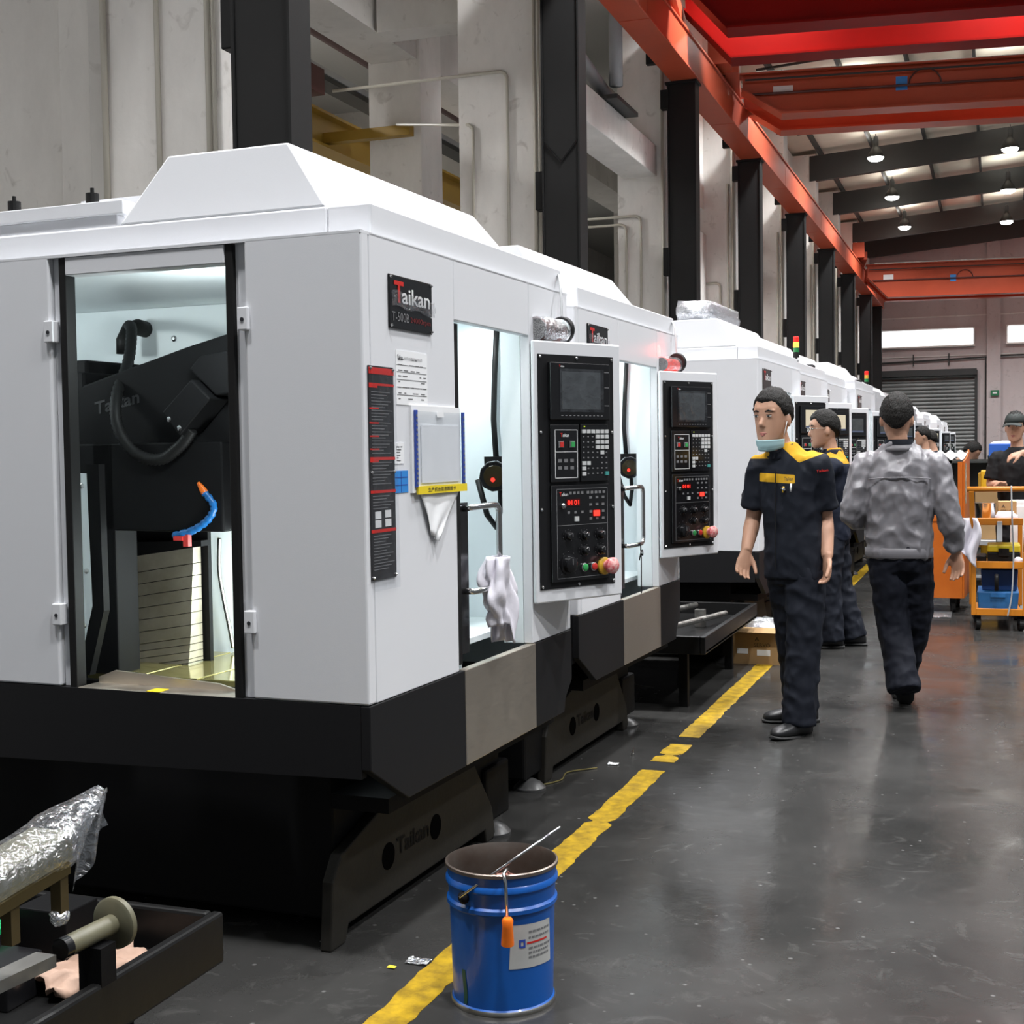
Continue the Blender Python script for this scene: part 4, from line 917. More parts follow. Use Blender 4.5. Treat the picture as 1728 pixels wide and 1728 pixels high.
def signal_tower(par, u, v, z, lit):
    t = MB().lathe([(0.03, 0), (0.03, 0.02), (0.012, 0.022), (0.012, 0.06), (0.026, 0.06), (0.026, 0.105)], L(u, v, z), (0, 0, 1), 14).build('signal_tower', m_rubber, par)
    for k, (nm, mm) in enumerate((('green_segment', m_greenlens), ('amber_segment', m_amber if lit else m_yelring), ('red_segment', m_redlens))):
        MB().lathe([(0.025, 0.106 + k * 0.042), (0.025, 0.146 + k * 0.042)], L(u, v, z), (0, 0, 1), 14).build(nm, mm, t)
    MB().lathe([(0.026, 0.232), (0.02, 0.238)], L(u, v, z), (0, 0, 1), 14).build('top_cap', m_redlens, t)
signal_tower(MF[0], 0.62, 0.10, 2.152, True)
signal_tower(MF[3], 0.9, 0.10, 2.152, False)
for mm_, u in ((MF[0], 0.45), (MF[0], 1.3), (MF[2], 0.9)):
    MB().lathe([(0.05, 0), (0.05, 0.03), (0.03, 0.04)], L(u, 0.10, 2.152), (0, 0, 1), 14).build('cap_buffer', m_rubber, mm_)
# ================================================================== THINGS
rng = random.Random(11)
# ---- worn yellow floor line
def floor_line():
    m = MB(); y = 2.2
    gaps = [(4.03, 4.06, 0.55), (4.95, 5.0, 0.5), (5.86, 5.99, 1.0), (6.42, 6.56, 1.0), (6.14, 6.18, 0.7)]
    step = 0.035; xs = -1.455; pts = []
    while y < 44:
        st = step if y < 10 else 0.5
        wl_ = 0.055 + 0.006 * mnoise.noise((y * 7, 1.3, 0)) + 0.010 * mnoise.noise((y * 29, 5.3, 0)); wr = 0.055 + 0.006 * mnoise.noise((y * 8, 9.3, 0)) + 0.009 * mnoise.noise((y * 31, 3.3, 0))
        f = 1.0
        for a, b, s in gaps:
            if a <= y <= b: f = 1 - s
        pts.append((y, xs - wl_ * f - (1 - f) * 0.0, xs + wr * (f if f > 0.05 else -1), f)); y += st
    for i in range(len(pts) - 1):
        a, b = pts[i], pts[i + 1]
        if a[3] < 0.05 or b[3] < 0.05: continue
        m.hexa([(a[1], a[0], 0.0004), (a[2], a[0], 0.0004), (b[2], b[0], 0.0004), (b[1], b[0], 0.0004)], [(a[1], a[0], 0.0016), (a[2], a[0], 0.0016), (b[2], b[0], 0.0016), (b[1], b[0], 0.0016)])
    return m
fl = floor_line().build('floor_line', m_yellow); tag(fl, 'worn yellow marking line on the grey floor beside the machines', 'floor marking')

# ---- blue tin
bk = empty('paint_tin', (-1.232, 3.275, 0)); tag(bk, 'open blue steel drum with paper label, standing on the yellow line', 'bucket')
H = 0.372
prof = [(0.0, 0.004), (0.132, 0.0), (0.137, 0.004), (0.137, 0.012), (0.133, 0.016), (0.139, 0.24), (0.1405, 0.262), (0.147, 0.268), (0.147, 0.278), (0.141, 0.284), (0.143, 0.318), (0.149, 0.324), (0.149, 0.334), (0.144, 0.340), (0.147, 0.362)]
MB().lathe(prof, n=56, caps=False).build('body', m_bucket, bk, smooth='auto')
MB().lathe([(0.144, 0.36), (0.150, 0.364), (0.150, 0.372), (0.145, 0.374), (0.1425, 0.366), (0.1385, 0.33), (0.1385, 0.31), (0.134, 0.24), (0.129, 0.02), (0.0, 0.018)], n=56, caps=False).build('inner_wall', MAT('dull_tin', (0.34, 0.31, 0.28), 0.35, 0.9, noise=(6, 0.2), col2=(0.20, 0.13, 0.10)), bk, smooth='auto')
MB().lathe([(0.1385, 0.0), (0.1395, 0.003), (0.1395, 0.010), (0.1375, 0.013)], n=56, caps=False).build('bottom_rim', m_metal, bk, smooth='auto')
def onb(a, z, off=0.0008):
    r = 0.1335 + (0.139 - 0.1335) * (z - 0.016) / 0.224 + off; return (r * math.cos(a), r * math.sin(a), z)
m = MB(); A0, A1 = R(-60), R(-8)
m.grid(lambda a, b: onb(A0 + (A1 - A0) * a + 0.06 * (1 - b) * (1 - 2 * a) * -0.9, 0.125 + 0.115 * b - 0.004 * a), 16, 6)
lbp = m.build('paper_label', MAT('shiny_paper_label', (0.50, 0.50, 0.48), 0.4, noise=(9, 0.3), col2=(0.40, 0.40, 0.39)), bk, smooth=True)
m = MB()
for j, z in enumerate((0.215, 0.200, 0.172, 0.160, 0.148)):
    a = A0 + 0.34
    while a < A1 - 0.04:
        l = rng.uniform(0.03, 0.1); m.grid(lambda p, q: onb(a + l * p, z + 0.005 * q, 0.0016), 2, 1); a += l + 0.02
m.build('label_print', m_text_g, lbp)
m = MB(); m.grid(lambda p, q: onb(A0 + 0.30 + 0.5 * p, 0.186 + 0.005 * q, 0.0016), 6, 1); m.build('label_red_print', m_text_r, lbp)
m = MB()
for (a, b, c, d) in ((0.14, 0.18, 0.012, 0.032), (0.14, 0.27, 0.026, 0.032), (0.23, 0.27, 0.012, 0.032), (0.17, 0.27, 0.010, 0.015)): m.grid(lambda p, q: onb(A0 + a + (b - a) * p, 0.168 + c + (d - c) * q, 0.0016), 2, 1)
m.build('label_logo', m_blue_ink, lbp)
m = MB(); m.grid(lambda p, q: onb(R(-120) + 0.10 * p + 0.02 * math.sin(q * 5), 0.02 + 0.09 * q, 0.001), 3, 5); m.build('green_smear', MAT('dark_green_smear', (0.01, 0.07, 0.05), 0.5), bk)
la_ = Vector((math.cos(R(-112)), math.sin(R(-112)), 0)); lug = la_ * 0.147 + Vector((0, 0, 0.305))
MB().lathe([(0.016, -0.004), (0.016, 0.004), (0.008, 0.012)], lug, la_, 16).build('handle_lug', m_castin, bk)
MB().lathe([(0.016, -0.004), (0.016, 0.004), (0.008, 0.012)], (-lug.x, -lug.y, lug.z), -la_, 16).build('handle_lug', m_castin, bk)
rd = MB().tube([(-0.055, -0.165, 0.0), (0.175, -0.03, 0.165)], [0.004, 0.0035], 8).build('metal_rod', m_chrome, smooth=True, loc=(-1.232, 3.275, 0.315)); tag(rd, 'thin shiny metal rod leaning across the rim of the blue tin', 'rod')
rb_ = empty('orange_scraper', (-1.158, 3.118, 0.225)); tag(rb_, 'orange handled tool hooked over the rim of the blue tin', 'tool')
MB().tube([(-0.012, 0.06, 0.135), (-0.012, 0.03, 0.162), (-0.010, 0.0, 0.16), (-0.002, -0.008, 0.14), (0.0, -0.006, 0.05)], 0.0045, 8).build('shank', m_chrome, rb_, smooth=True)
MB().lathe([(0.011, 0.053), (0.0145, 0.048), (0.0135, 0.03), (0.0165, -0.012), (0.0165, -0.018), (0.010, -0.0185), (0.009, -0.004)], (0.002, -0.010, 0.0), (0.05, -0.10, 1.0), 16).build('handle', m_orangeplastic, rb_, smooth='auto')
rg_ = MB().ell((0, 0, 0), 0.032, 0.022, 0.015, 18, 10, fn=lambda p: 1 + 0.4 * mnoise.noise(p * 2.5)).build('cleaning_rag', MAT('pinkish_rag', (0.30, 0.12, 0.09), 0.8), smooth=True, loc=(-1.18, 3.175, 0.352)); tag(rg_, 'small pinkish rag lump at the inner rim of the blue tin', 'rag')

# ---- litter
for (x, y, s, lab, mt) in ((-1.545, 3.42, 0.022, 'scrap of clear plastic on the floor left of the blue tin', m_foil), (-1.66, 5.9, 0.016, 'white scrap beside the yellow wire under the second machine', m_paper), (-1.60, 3.36, 0.008, 'tiny bright scrap on the floor near the plastic scrap', m_yelplastic)):
    m = MB(); m.grid(lambda a, b: ((a - 0.5) * s * 3, (b - 0.5) * s * 2, 0.003 + s * 0.6 * abs(mnoise.noise((a * 4 + s * 99, b * 4, 1)))), 8, 6); o = m.build('litter_scrap', mt, loc=(x, y, 0), solid=0.001); tag(o, lab, 'litter')
o = MB().tube(spline([Vector(p) for p in ((0, 0, 0.004), (0.06, 0.12, 0.004), (0.05, 0.26, 0.006), (0.15, 0.38, 0.004))]), 0.003, 6).build('wire_scrap', MAT('dull_wire', (0.16, 0.13, 0.04), 0.5), loc=(-1.86, 5.42, 0)); tag(o, 'thin yellowish wire offcut lying below the second machine', 'wire')
o = MB().lathe([(0.008, 0), (0.008, 0.012), (0.004, 0.013), (0.004, 0.028)], n=8).build('bolt', m_metal, loc=(-1.62, 6.1, 0)); tag(o, 'small bolt standing on the floor beside the yellow line', 'bolt')

# ---- rag on the first door handle
def drape(name, label, base, par, fn, mat, nu=18, nv=22, thick=0.002, cat='rag'):
    m = MB(); m.grid(fn, nu, nv); o = m.build(name, mat, smooth=True, loc=base, rotz=-TH, solid=thick); tag(o, label, cat); return o
RB = (0.86, -0.03, 0.86); bxyz = m1_pt(*RB)
def ragfn(a, b):
    ang = a * 2 * math.pi; t_ = b
    wd = 0.045 + 0.055 * math.sin(min(1, t_ * 1.25) * math.pi * 0.8) - 0.02 * max(0, t_ - 0.7); z = 0.245 - 0.255 * t_
    fold = 1 + 0.26 * math.sin(ang * 3 + 5 * t_) + 0.18 * math.sin(ang * 7 - 8 * t_) + 0.3 * mnoise.noise((math.cos(ang) * 2, math.sin(ang) * 2, t_ * 5))
    du = math.cos(ang) * wd * fold * 1.05 + (0.02 * t_); dv = math.sin(ang) * 0.032 * fold
    if t_ > 0.6: z -= 0.10 * (t_ - 0.6) * (1 if math.cos(ang) > 0.1 else -0.7)
    return (-dv, du, z)
drape('white_rag', 'white cotton rag hanging on the door handle of the nearest machine', bxyz, None, ragfn, m_rag, 36, 22)
def on_m(mach, u, v, z):
    c, s_ = math.cos(-TH), math.sin(-TH); x, y, _ = L(u, v, z); return (mach.location.x + c * x - s_ * y, mach.location.y + s_ * x + c * y, z)
# cable tie on the second handle
o = MB(); o.tube(spline([Vector(p) for p in ((0, 0, 0.02), (0.0, 0.012, 0.0), (0, 0.035, -0.01), (0, 0.03, 0.015), (0, 0.0, 0.0), (0, -0.02, -0.03))]), 0.003, 6); o.tube([(0, 0, 0.05), (0.002, 0.003, -0.02), (0.0, 0.006, -0.19)], 0.0032, 6)
o = o.build('cable_tie', m_gloss, loc=on_m(M2, 0.80, -0.04, 0.96), rotz=-TH); tag(o, 'black cable tie knotted on the door handle of the second machine', 'cable tie')

m_haze = wrap_material('cloudy_wrap', fac=0.42, scale=50)
# ---- wrapped signal lamps lying on the control panels
def wrapped_lamp(mach, lit, label):
    c, s_ = math.cos(CPROT), math.sin(CPROT)
    x, y = CPA[0] + 0.11 * c - 0.05 * s_, CPA[1] + 0.11 * s_ + 0.05 * c
    base = on_m(mach, y, -x, 1.853)
    t = empty('signal_lamp', base, -TH + CPROT + R(12)); tag(t, label, 'signal lamp', 'plastic-wrapped signal lamps')
    r = 0.040 if not lit else 0.034
    MB().lathe([(r * 0.9, -0.07), (r, -0.065), (r, 0.09), (r * 0.9, 0.10)], (0, 0, r), (1, 0.10, 0), 20).build('lamp_body', EMIT('soft_red_glow', (1.0, 0.10, 0.08), 1.1) if lit else MAT('grey_red_lens', (0.22, 0.10, 0.09), 0.3), t, smooth='auto')
    MB().lathe([(r * 1.0, -0.074), (r * 1.02, -0.070)], (0, 0, r), (1, 0.10, 0), 20).build('speaker_grille', MAT('speckled_grille', (0.10, 0.10, 0.105), 0.4, noise=(300, 0.05), col2=(0.35, 0.35, 0.35)), t)
    MB().lathe([(0.048, 0.11), (0.052, 0.115), (0.052, 0.128), (0.02, 0.13)], (0, 0, 0.05), (1, 0.10, 0), 22).build('mount_flange', m_rubber, t, smooth='auto')
    MB().lathe([(r * 1.06, -0.078), (r * 1.12, -0.05), (r * 1.15, 0.0), (r * 1.08, 0.05), (r * 1.15, 0.108)], (0, 0, r * 1.13), (1, 0.10, 0), 26, caps=False).build('plastic_wrap', m_foil if not lit else m_haze, t, smooth=True)
    dx_, dy_ = -0.02 - x, 1.63 - y; ca, sa = math.cos(-(CPROT + R(12))), math.sin(-(CPROT + R(12)))
    en = Vector((ca * dx_ - sa * dy_, sa * dx_ + ca * dy_, 2.13 - 1.853)); st_ = Vector((0.122, 0.012, 0.095))
    MB().tube(spline([st_, st_.lerp(en, 0.3) + Vector((0, 0, 0.06)), st_.lerp(en, 0.7) + Vector((0, 0, 0.04)), en]), 0.005, 8).build('cable', m_grey, t, smooth=True)
    if lit:
        pl = bpy.data.lights.new('red_lamp', 'POINT'); pl.energy = 2.5; pl.color = (1, 0.05, 0.03); pl.shadow_soft_size = 0.05
        o = bpy.data.objects.new('red_lamp', pl); COL.objects.link(o); o.parent = t; o.location = (-0.03, 0.035, 0.11)
wrapped_lamp(M1, False, 'unlit signal lamp in bubble wrap on the nearest control panel')
wrapped_lamp(M2, True, 'red glowing signal lamp in clear wrap on the second control panel')
# foil-wrapped box on the third hood
m = MB(); m.ell((0, 0, 0.075), 0.15, 0.62, 0.085, 20, 14, fn=lambda p: (max(abs(p.x), abs(p.y), abs(p.z)) ** -0.62) * (1 + 0.06 * mnoise.noise(p * 4)))
o = m.build('wrapped_box', m_foil, smooth=True, loc=on_m(M3, 0.80, 0.52, 2.352), rotz=-TH); tag(o, 'long box in silvery plastic wrap on top of the third machine', 'box')
MB().box((-0.11, -0.5, 0.01), (0.11, 0.5, 0.135)).build('inner_carton', m_grey, o)

# ---- oil tray at the lower left with machine parts
TB = (-2.30, 2.15, 0.0)
def tl(x, y, z): return (x - TB[0], y - TB[1], z)
ty = empty('oil_tray', TB); tag(ty, 'black oily drip tray with parts at the lower left corner', 'tray')
def tb(name, a, b, mat, **k): return MB().box(tl(*a), tl(*b)).build(name, mat, ty, **k)
tb('tray_floor', (-2.95, 1.45, 0.235), (-1.76, 2.72, 0.245), m_trayblack)
tb('tray_rim', (-1.785, 1.45, 0.225), (-1.755, 2.75, 0.35), m_trayblack, bevel=0.008)
tb('tray_rim', (-2.95, 2.72, 0.225), (-1.787, 2.75, 0.35), m_trayblack, bevel=0.008)
tb('tray_rim', (-2.98, 1.45, 0.225), (-2.95, 2.75, 0.35), m_trayblack, bevel=0.008)
tb('tray_rim', (-2.95, 1.45, 0.225), (-1.787, 1.48, 0.35), m_trayblack, bevel=0.008)
for x in (-2.85, -1.98):
    for y in (1.6, 2.55): tb('tray_leg', (x, y, 0.0), (x + 0.06, y + 0.06, 0.224), m_castin)
ax_ = Vector((0.10, 0.99, 0.02)).normalized()
kn = empty('roller_shaft', (-1.80, 2.28, 0.247)); tag(kn, 'khaki roller shaft with round end disc lying on the black tray', 'shaft')
o0 = Vector((0.018, 0.075, 0.203))
MB().lathe([(0.05, 0.0), (0.056, 0.004), (0.056, 0.016), (0.05, 0.020)], o0, ax_, 32).build('end_disc', m_khaki, kn, smooth='auto')
MB().lathe([(0.0215, -0.13), (0.0215, 0.0)], o0, ax_, 20).build('sleeve', m_khaki, kn, smooth='auto')
MB().lathe([(0.0225, -0.150), (0.0225, -0.13)], o0, ax_, 20).build('dark_collar', m_gloss, kn, smooth='auto')
MB().box((-0.012, 0.0, 0.0), (0.045, 0.05, 0.178)).build('support_block', m_castin, kn)
bar = empty('ground_bar', (-1.87, 2.02, 0.247)); tag(bar, 'bright ground steel bar resting in the black tray', 'bar')
MB().hexa([(-0.075, -0.25, 0.14), (-0.025, -0.25, 0.14), (0.075, 0.17, 0.17), (0.025, 0.17, 0.17)], [(-0.075, -0.25, 0.165), (-0.025, -0.25, 0.165), (0.075, 0.17, 0.195), (0.025, 0.17, 0.195)]).build('bar', m_metal, bar)
MB().hexa([(-0.08, -0.25, 0.0), (-0.02, -0.25, 0.0), (0.04, 0.02, 0.0), (-0.02, 0.02, 0.0)], [(-0.08, -0.25, 0.138), (-0.02, -0.25, 0.138), (0.04, 0.02, 0.155), (-0.02, 0.02, 0.155)]).build('support_rail', m_trayblack, bar)
def cloth(name, label, loc, sx, sy, hh, mat, seed, rz=0):
    m = MB()
    def f(a, b):
        x = (a - 0.5) * sx; y = (b - 0.5) * sy
        e = 1 - 0.35 * abs(mnoise.noise((a * 3 + seed, b * 3, 2)))
        z = 0.012 + hh * abs(mnoise.noise((a * 3.2 + seed, b * 2.6, 4))) + 0.35 * hh * abs(mnoise.noise((a * 8 + seed, b * 5, 7)))
        return (x * e, y * e, z * (1 if 0.03 < a < 0.97 else 0.4))
    m.grid(f, 26, 26); o = m.build(name, mat, smooth=True, loc=loc, rotz=rz, solid=0.003); tag(o, label, 'cloth'); return o
cloth('leather_cloth', 'pale pink leather cloth spread in the black tray below the roller shaft', (-1.985, 2.535, 0.246), 0.22, 0.30, 0.05, m_leather, 3.3, R(-25))
cloth('leather_cloth', 'small pale pink leather scrap near the front rim of the black tray', (-1.845, 2.68, 0.246), 0.05, 0.06, 0.05, m_leather, 8.1, R(20))
def blk(name, label, a, b, mat, cat='block', bev=0.004):
    base = ((a[0] + b[0]) / 2, (a[1] + b[1]) / 2, a[2]); o = MB().box((a[0] - base[0], a[1] - base[1], 0), (b[0] - base[0], b[1] - base[1], b[2] - a[2])).build(name, mat, bevel=bev, loc=base); tag(o, label, cat); return o
blk('steel_block', 'dark ground steel block with a hole, left in the black tray', (-2.14, 2.30, 0.246), (-2.02, 2.42, 0.345), m_gloss)
b1 = blk('steel_block', 'black casting block behind the ground block in the tray', (-2.16, 2.50, 0.246), (-2.02, 2.62, 0.40), m_castin)
b2 = blk('rail_carriage', 'dark carriage with bright green strip at the left picture edge', (-2.22, 2.38, 0.246), (-2.145, 2.49, 0.36), m_castin, 'carriage')
MB().box((-0.03, -0.05, 0.114), (0.035, 0.05, 0.126)).build('green_strip', m_greenpl, b2)
# plastic-wrapped rail assembly on stand above the tray
wr = empty('wrapped_rail', (-1.86, 2.02, 0.247)); tag(wr, 'linear rail assembly in clear stretch wrap on brackets above the black tray', 'rail assembly')
def wp(t_, dx=0, dz=0): return Vector((-0.02 + 0.085 * t_ + dx, -0.35 + 0.62 * t_, 0.315 + 0.115 * t_ + dz))
MB().hexa([wp(0, -0.05, -0.02), wp(0, 0.05, -0.02), wp(0.86, 0.05, -0.02), wp(0.86, -0.05, -0.02)], [wp(0, -0.05, 0.03), wp(0, 0.05, 0.03), wp(0.86, 0.05, 0.035), wp(0.86, -0.05, 0.035)]).build('rail_body', m_khaki, wr)
MB().hexa([wp(0, 0.02, -0.045), wp(0, 0.055, -0.045), wp(0.84, 0.055, -0.045), wp(0.84, 0.02, -0.045)], [wp(0, 0.02, -0.022), wp(0, 0.055, -0.022), wp(0.84, 0.055, -0.022), wp(0.84, 0.02, -0.022)]).build('angle_bar', MAT('brass_bar', (0.15, 0.115, 0.05), 0.4, 0.8), wr)
for t_ in (0.62, 0.82):
    p = wp(t_); MB().box((p.x + 0.025, p.y - 0.012, p.z - 0.12), (p.x + 0.05, p.y + 0.012, p.z - 0.046)).build('bracket', MAT('brass_bracket', (0.12, 0.09, 0.04), 0.45, 0.7), wr)
    if t_ > 0.7: MB().ell((p.x + 0.036, p.y, p.z - 0.13), 0.02, 0.022, 0.018, 12, 8, fn=lambda q: 1 + 0.3 * mnoise.noise(q * 3)).build('wrapped_end', m_foil, wr, smooth=True)
MB().box((-0.08, -0.45, 0.0), (0.04, -0.38, 0.27)).build('stand', m_castin, wr)
m = MB()
def wrapf(a, b):
    ang = a * 2 * math.pi; t_ = -0.05 + 1.12 * b; c = wp(t_)
    k = 1 + 0.22 * mnoise.noise((math.cos(ang) * 2, math.sin(ang) * 2, b * 9)); pinch = 1.0 if b < 0.82 else max(0.16, 1 - (b - 0.82) * 4.2)
    lift = 0.0 if b < 0.8 else (b - 0.8) * 0.26
    return (c.x + math.cos(ang) * 0.066 * k * pinch, c.y, c.z + math.sin(ang) * 0.055 * k * pinch + lift + 0.005)
m.grid(wrapf, 30, 34); m.build('stretch_wrap', m_wrap, wr, smooth=True)
m = MB()
def flap(a, b):
    c = wp(0.86 + 0.14 * a); return (c.x + 0.055 + 0.012 * math.sin(a * 9 + b * 4), c.y, c.z + 0.04 + 0.05 * a - b * (0.13 - 0.05 * a) + 0.01 * mnoise.noise((a * 5, b * 5, 0)))
m.grid(flap, 14, 10); m.build('wrap_tail', m_wrap, wr, smooth=True)
blk_ = MB().ell((0, 0, 0.06), 0.06, 0.09, 0.06, 16, 12, fn=lambda p: 1 + 0.2 * mnoise.noise(p * 3)).build('wrapped_part', m_foil, smooth=True, loc=(-1.95, 2.06, 0.56)); tag(blk_, 'plastic-wrapped rounded part at the left picture edge above the rail', 'part')
MB().box((-0.02, -0.02, -0.313), (0.02, 0.02, 0.01)).build('support_post', m_castin, blk_)

# ---- pulled-out tray of the third machine and cardboard box
t2 = empty('chip_tray', (-1.9, 8.05, 0)); tag(t2, 'black steel tray with shafts between the second and third machines', 'tray')
def t2b(n, a, b, mt, **k): return MB().box((a[0] + 1.9, a[1] - 8.05, a[2]), (b[0] + 1.9, b[1] - 8.05, b[2])).build(n, mt, t2, **k)
t2b('tray_floor', (-2.7, 7.25, 0.33), (-1.5, 8.92, 0.34), m_trayblack)
t2b('tray_rim', (-1.53, 7.22, 0.32), (-1.50, 8.92, 0.42), m_trayblack, bevel=0.005); t2b('tray_rim', (-2.7, 7.22, 0.32), (-1.532, 7.25, 0.42), m_trayblack, bevel=0.005); t2b('tray_rim', (-2.7, 8.89, 0.32), (-1.532, 8.92, 0.42), m_trayblack, bevel=0.005)
for x in (-2.6, -1.68):
    for y in (7.35, 8.7): t2b('tray_leg', (x, y, 0), (x + 0.05, y + 0.05, 0.33), m_castin)
for (x, y0, y1, z) in ((-1.72, 7.5, 8.5, 0.40), (-2.0, 7.6, 8.75, 0.42)):
    o = MB().lathe([(0.018, 0), (0.018, y1 - y0)], (0, 0, 0.0), (0.25, 1, 0), 14); 
    o.box((-0.03, 0.1, -0.058), (0.03, 0.16, -0.005)); o.box((0.1, 0.7, -0.058), (0.16, 0.76, 0.05))
    q = o.build('ground_shaft', m_metal, loc=(x - 0.15, y0, z)); tag(q, 'bright steel shaft on %s of the tray behind the second machine' % ('the aisle side' if x > -1.9 else 'the machine side'), 'shaft')
cb = empty('cardboard_box', (-1.50, 9.10, 0), R(-3)); tag(cb, 'open brown cardboard box of plastic bags on the floor behind the standing worker', 'box')
def cbx(n, a, b, mt=None, **k): return MB().box(a, b).build(n, mt or m_card, cb, **k)
cbx('side', (-0.165, -0.15, 0), (-0.16, 0.15, 0.25)); cbx('side', (0.16, -0.15, 0), (0.165, 0.15, 0.25)); f_ = cbx('side', (-0.16, -0.15, 0), (0.16, -0.145, 0.25)); cbx('side', (-0.16, 0.145, 0), (0.16, 0.15, 0.25)); cbx('bottom', (-0.159, -0.144, 0.001), (0.159, 0.144, 0.006))
MB().hexa([(-0.16, -0.152, 0.25), (0.16, -0.152, 0.25), (0.16, -0.148, 0.25), (-0.16, -0.148, 0.25)], [(-0.18, -0.235, 0.225), (0.18, -0.235, 0.225), (0.18, -0.231, 0.228), (-0.18, -0.231, 0.228)]).build('flap', m_card, cb)
MB().hexa([(-0.165, -0.15, 0.25), (-0.165, 0.15, 0.25), (-0.161, 0.15, 0.25), (-0.161, -0.15, 0.25)], [(-0.25, -0.15, 0.275), (-0.25, 0.15, 0.275), (-0.246, 0.15, 0.279), (-0.246, -0.15, 0.279)]).build('flap', m_card, cb)
MB().hexa([(0.161, -0.15, 0.25), (0.161, 0.15, 0.25), (0.165, 0.15, 0.25), (0.165, -0.15, 0.25)], [(0.246, -0.15, 0.285), (0.246, 0.15, 0.285), (0.25, 0.15, 0.281), (0.25, -0.15, 0.281)]).build('flap', m_card, cb)
def boxprint(par, x0, z0, wd, out=-0.152):
    def f(x, y): return (x0 + x, out, z0 + y)
    m = MB(); add_text(m, 'SERVO', f, width=wd, height=0.024, bold=0.005); m.build('box_lettering', MAT('brown_print', (0.09, 0.06, 0.03), 0.6), par)
    m = MB()
    for a in (90, 210, 330):
        c_ = Vector((x0 + 0.02, out, z0 + 0.05)); d = Vector((math.cos(R(a)), 0, math.sin(R(a)))); n_ = Vector((-d.z, 0, d.x))
        m.add([c_, c_ + d * 0.008 + n_ * 0.005, c_ + d * 0.016, c_ + d * 0.008 - n_ * 0.005], [(0, 1, 2, 3)])
    m.build('box_logo', m_text_k, par)
boxprint(cb, -0.02, 0.12, 0.11)
MB().box((-0.0, -0.1522, 0.06), (0.09, -0.1505, 0.10)).build('address_label', m_paper, cb)
MB().box((-0.135, -0.1522, 0.07), (-0.06, -0.1505, 0.105)).build('address_label', m_paper, cb)
o = MB().ell((0, 0, 0.0), 0.14, 0.12, 0.075, 20, 12, fn=lambda p: 1 + 0.4 * mnoise.noise(p * 3.0)).build('plastic_bag', m_foil, smooth=True, loc=(-1.49, 9.1, 0.225)); tag(o, 'crumpled clear plastic bag stuffed in the open cardboard box', 'bag')

# ---- orange cabinet cart and amber trolley on the right
def caster(par, x, y, r=0.05):
    MB().lathe([(r, -0.018), (r, 0.018)], (x, y, r), (1, 0.2, 0), 18).build('caster_wheel', m_rubber, par, bevel=0.004)
    MB().box((x - 0.025, y - 0.03, r * 1.2), (x + 0.025, y + 0.03, r * 2.6)).build('caster_fork', m_castin, par)
oc = empty('orange_tool_cabinet', (-0.44, 12.35, 0), R(-3)); tag(oc, 'tall orange tool cart with sloping front, right of the grey jacket', 'cart')
def ob(n, a, b, mt=None, **k): return MB().box(a, b).build(n, mt or m_cart, oc, **k)
MB().prism([(-0.20, 0.13), (0.42, 0.13), (0.42, 1.40), (0.36, 1.42), (0.20, 1.36), (-0.20, 1.32)], lambda p, q, h: (h, p, q), 0.185, 0.20).build('side_sheet', m_cart, oc, bevel=0.003)
MB().prism([(-0.20, 0.13), (0.42, 0.13), (0.42, 1.40), (0.36, 1.42), (0.20, 1.36), (-0.20, 0.95)], lambda p, q, h: (h, p, q), -0.42, -0.405).build('side_sheet', m_cart, oc, bevel=0.003)
ob('front_sheet', (-0.404, -0.205, 0.13), (0.184, -0.19, 0.80), bevel=0.003)
ob('front_frame', (0.145, -0.212, 0.80), (0.184, -0.18, 1.315)); ob('front_frame', (-0.404, -0.212, 0.80), (0.143, -0.18, 0.835))
ob('shelf', (-0.404, -0.17, 0.83), (0.184, 0.41, 0.845)); ob('back_sheet', (-0.404, 0.405, 0.13), (0.184, 0.42, 0.82))
MB().box((0.2005, -0.12, 0.95), (0.2015, 0.0, 1.30)).build('torn_sticker', MAT('torn_paper', (0.35, 0.33, 0.28), 0.7, noise=(20, 0.1), col2=(0.2, 0.13, 0.05)), oc)
m = MB()
def corr(a, b):
    return (-0.41 + 0.60 * a, -0.10 + 0.42 * b, 1.345 + 0.055 * b + 0.014 * math.sin(a * 2 * math.pi * 7))
m.grid(corr, 70, 2); m.build('corrugated_top', m_corr, oc, smooth=True, solid=0.004)
for x in (-0.33, 0.1):
    for y in (-0.12, 0.33): caster(oc, x, y, 0.048)
o = MB().hexa([(-0.11, -0.1, 0), (0.11, -0.1, 0), (0.11, 0.1, 0), (-0.11, 0.1, 0)], [(-0.14, -0.13, 0.26), (0.14, -0.13, 0.26), (0.14, 0.13, 0.26), (-0.14, 0.13, 0.26)]).build('waste_bin', m_grey, loc=(-0.50, 12.42, 0.846), bevel=0.01); tag(o, 'grey bin with blue patch standing on the orange cart shelf', 'bin')
MB().add([(-0.10, -0.137, 0.255), (0.06, -0.137, 0.255), (-0.0, -0.116, 0.06)], [(0, 1, 2)]).build('blue_patch', MAT('blue_cloth', (0.02, 0.10, 0.5), 0.6), o, solid=0.004)
o = MB().ell((0, 0, 0.02), 0.14, 0.12, 0.045, 18, 10, fn=lambda p: 1 + 0.3 * mnoise.noise(p * 3)).build('white_cloth', m_rag, smooth=True, loc=(-0.50, 12.42, 1.125)); tag(o, 'white cloth heaped on the grey bin in the orange cart', 'cloth')
ts = MB()
for i, x in enumerate((-0.28, -0.18, -0.08, 0.02)): pass
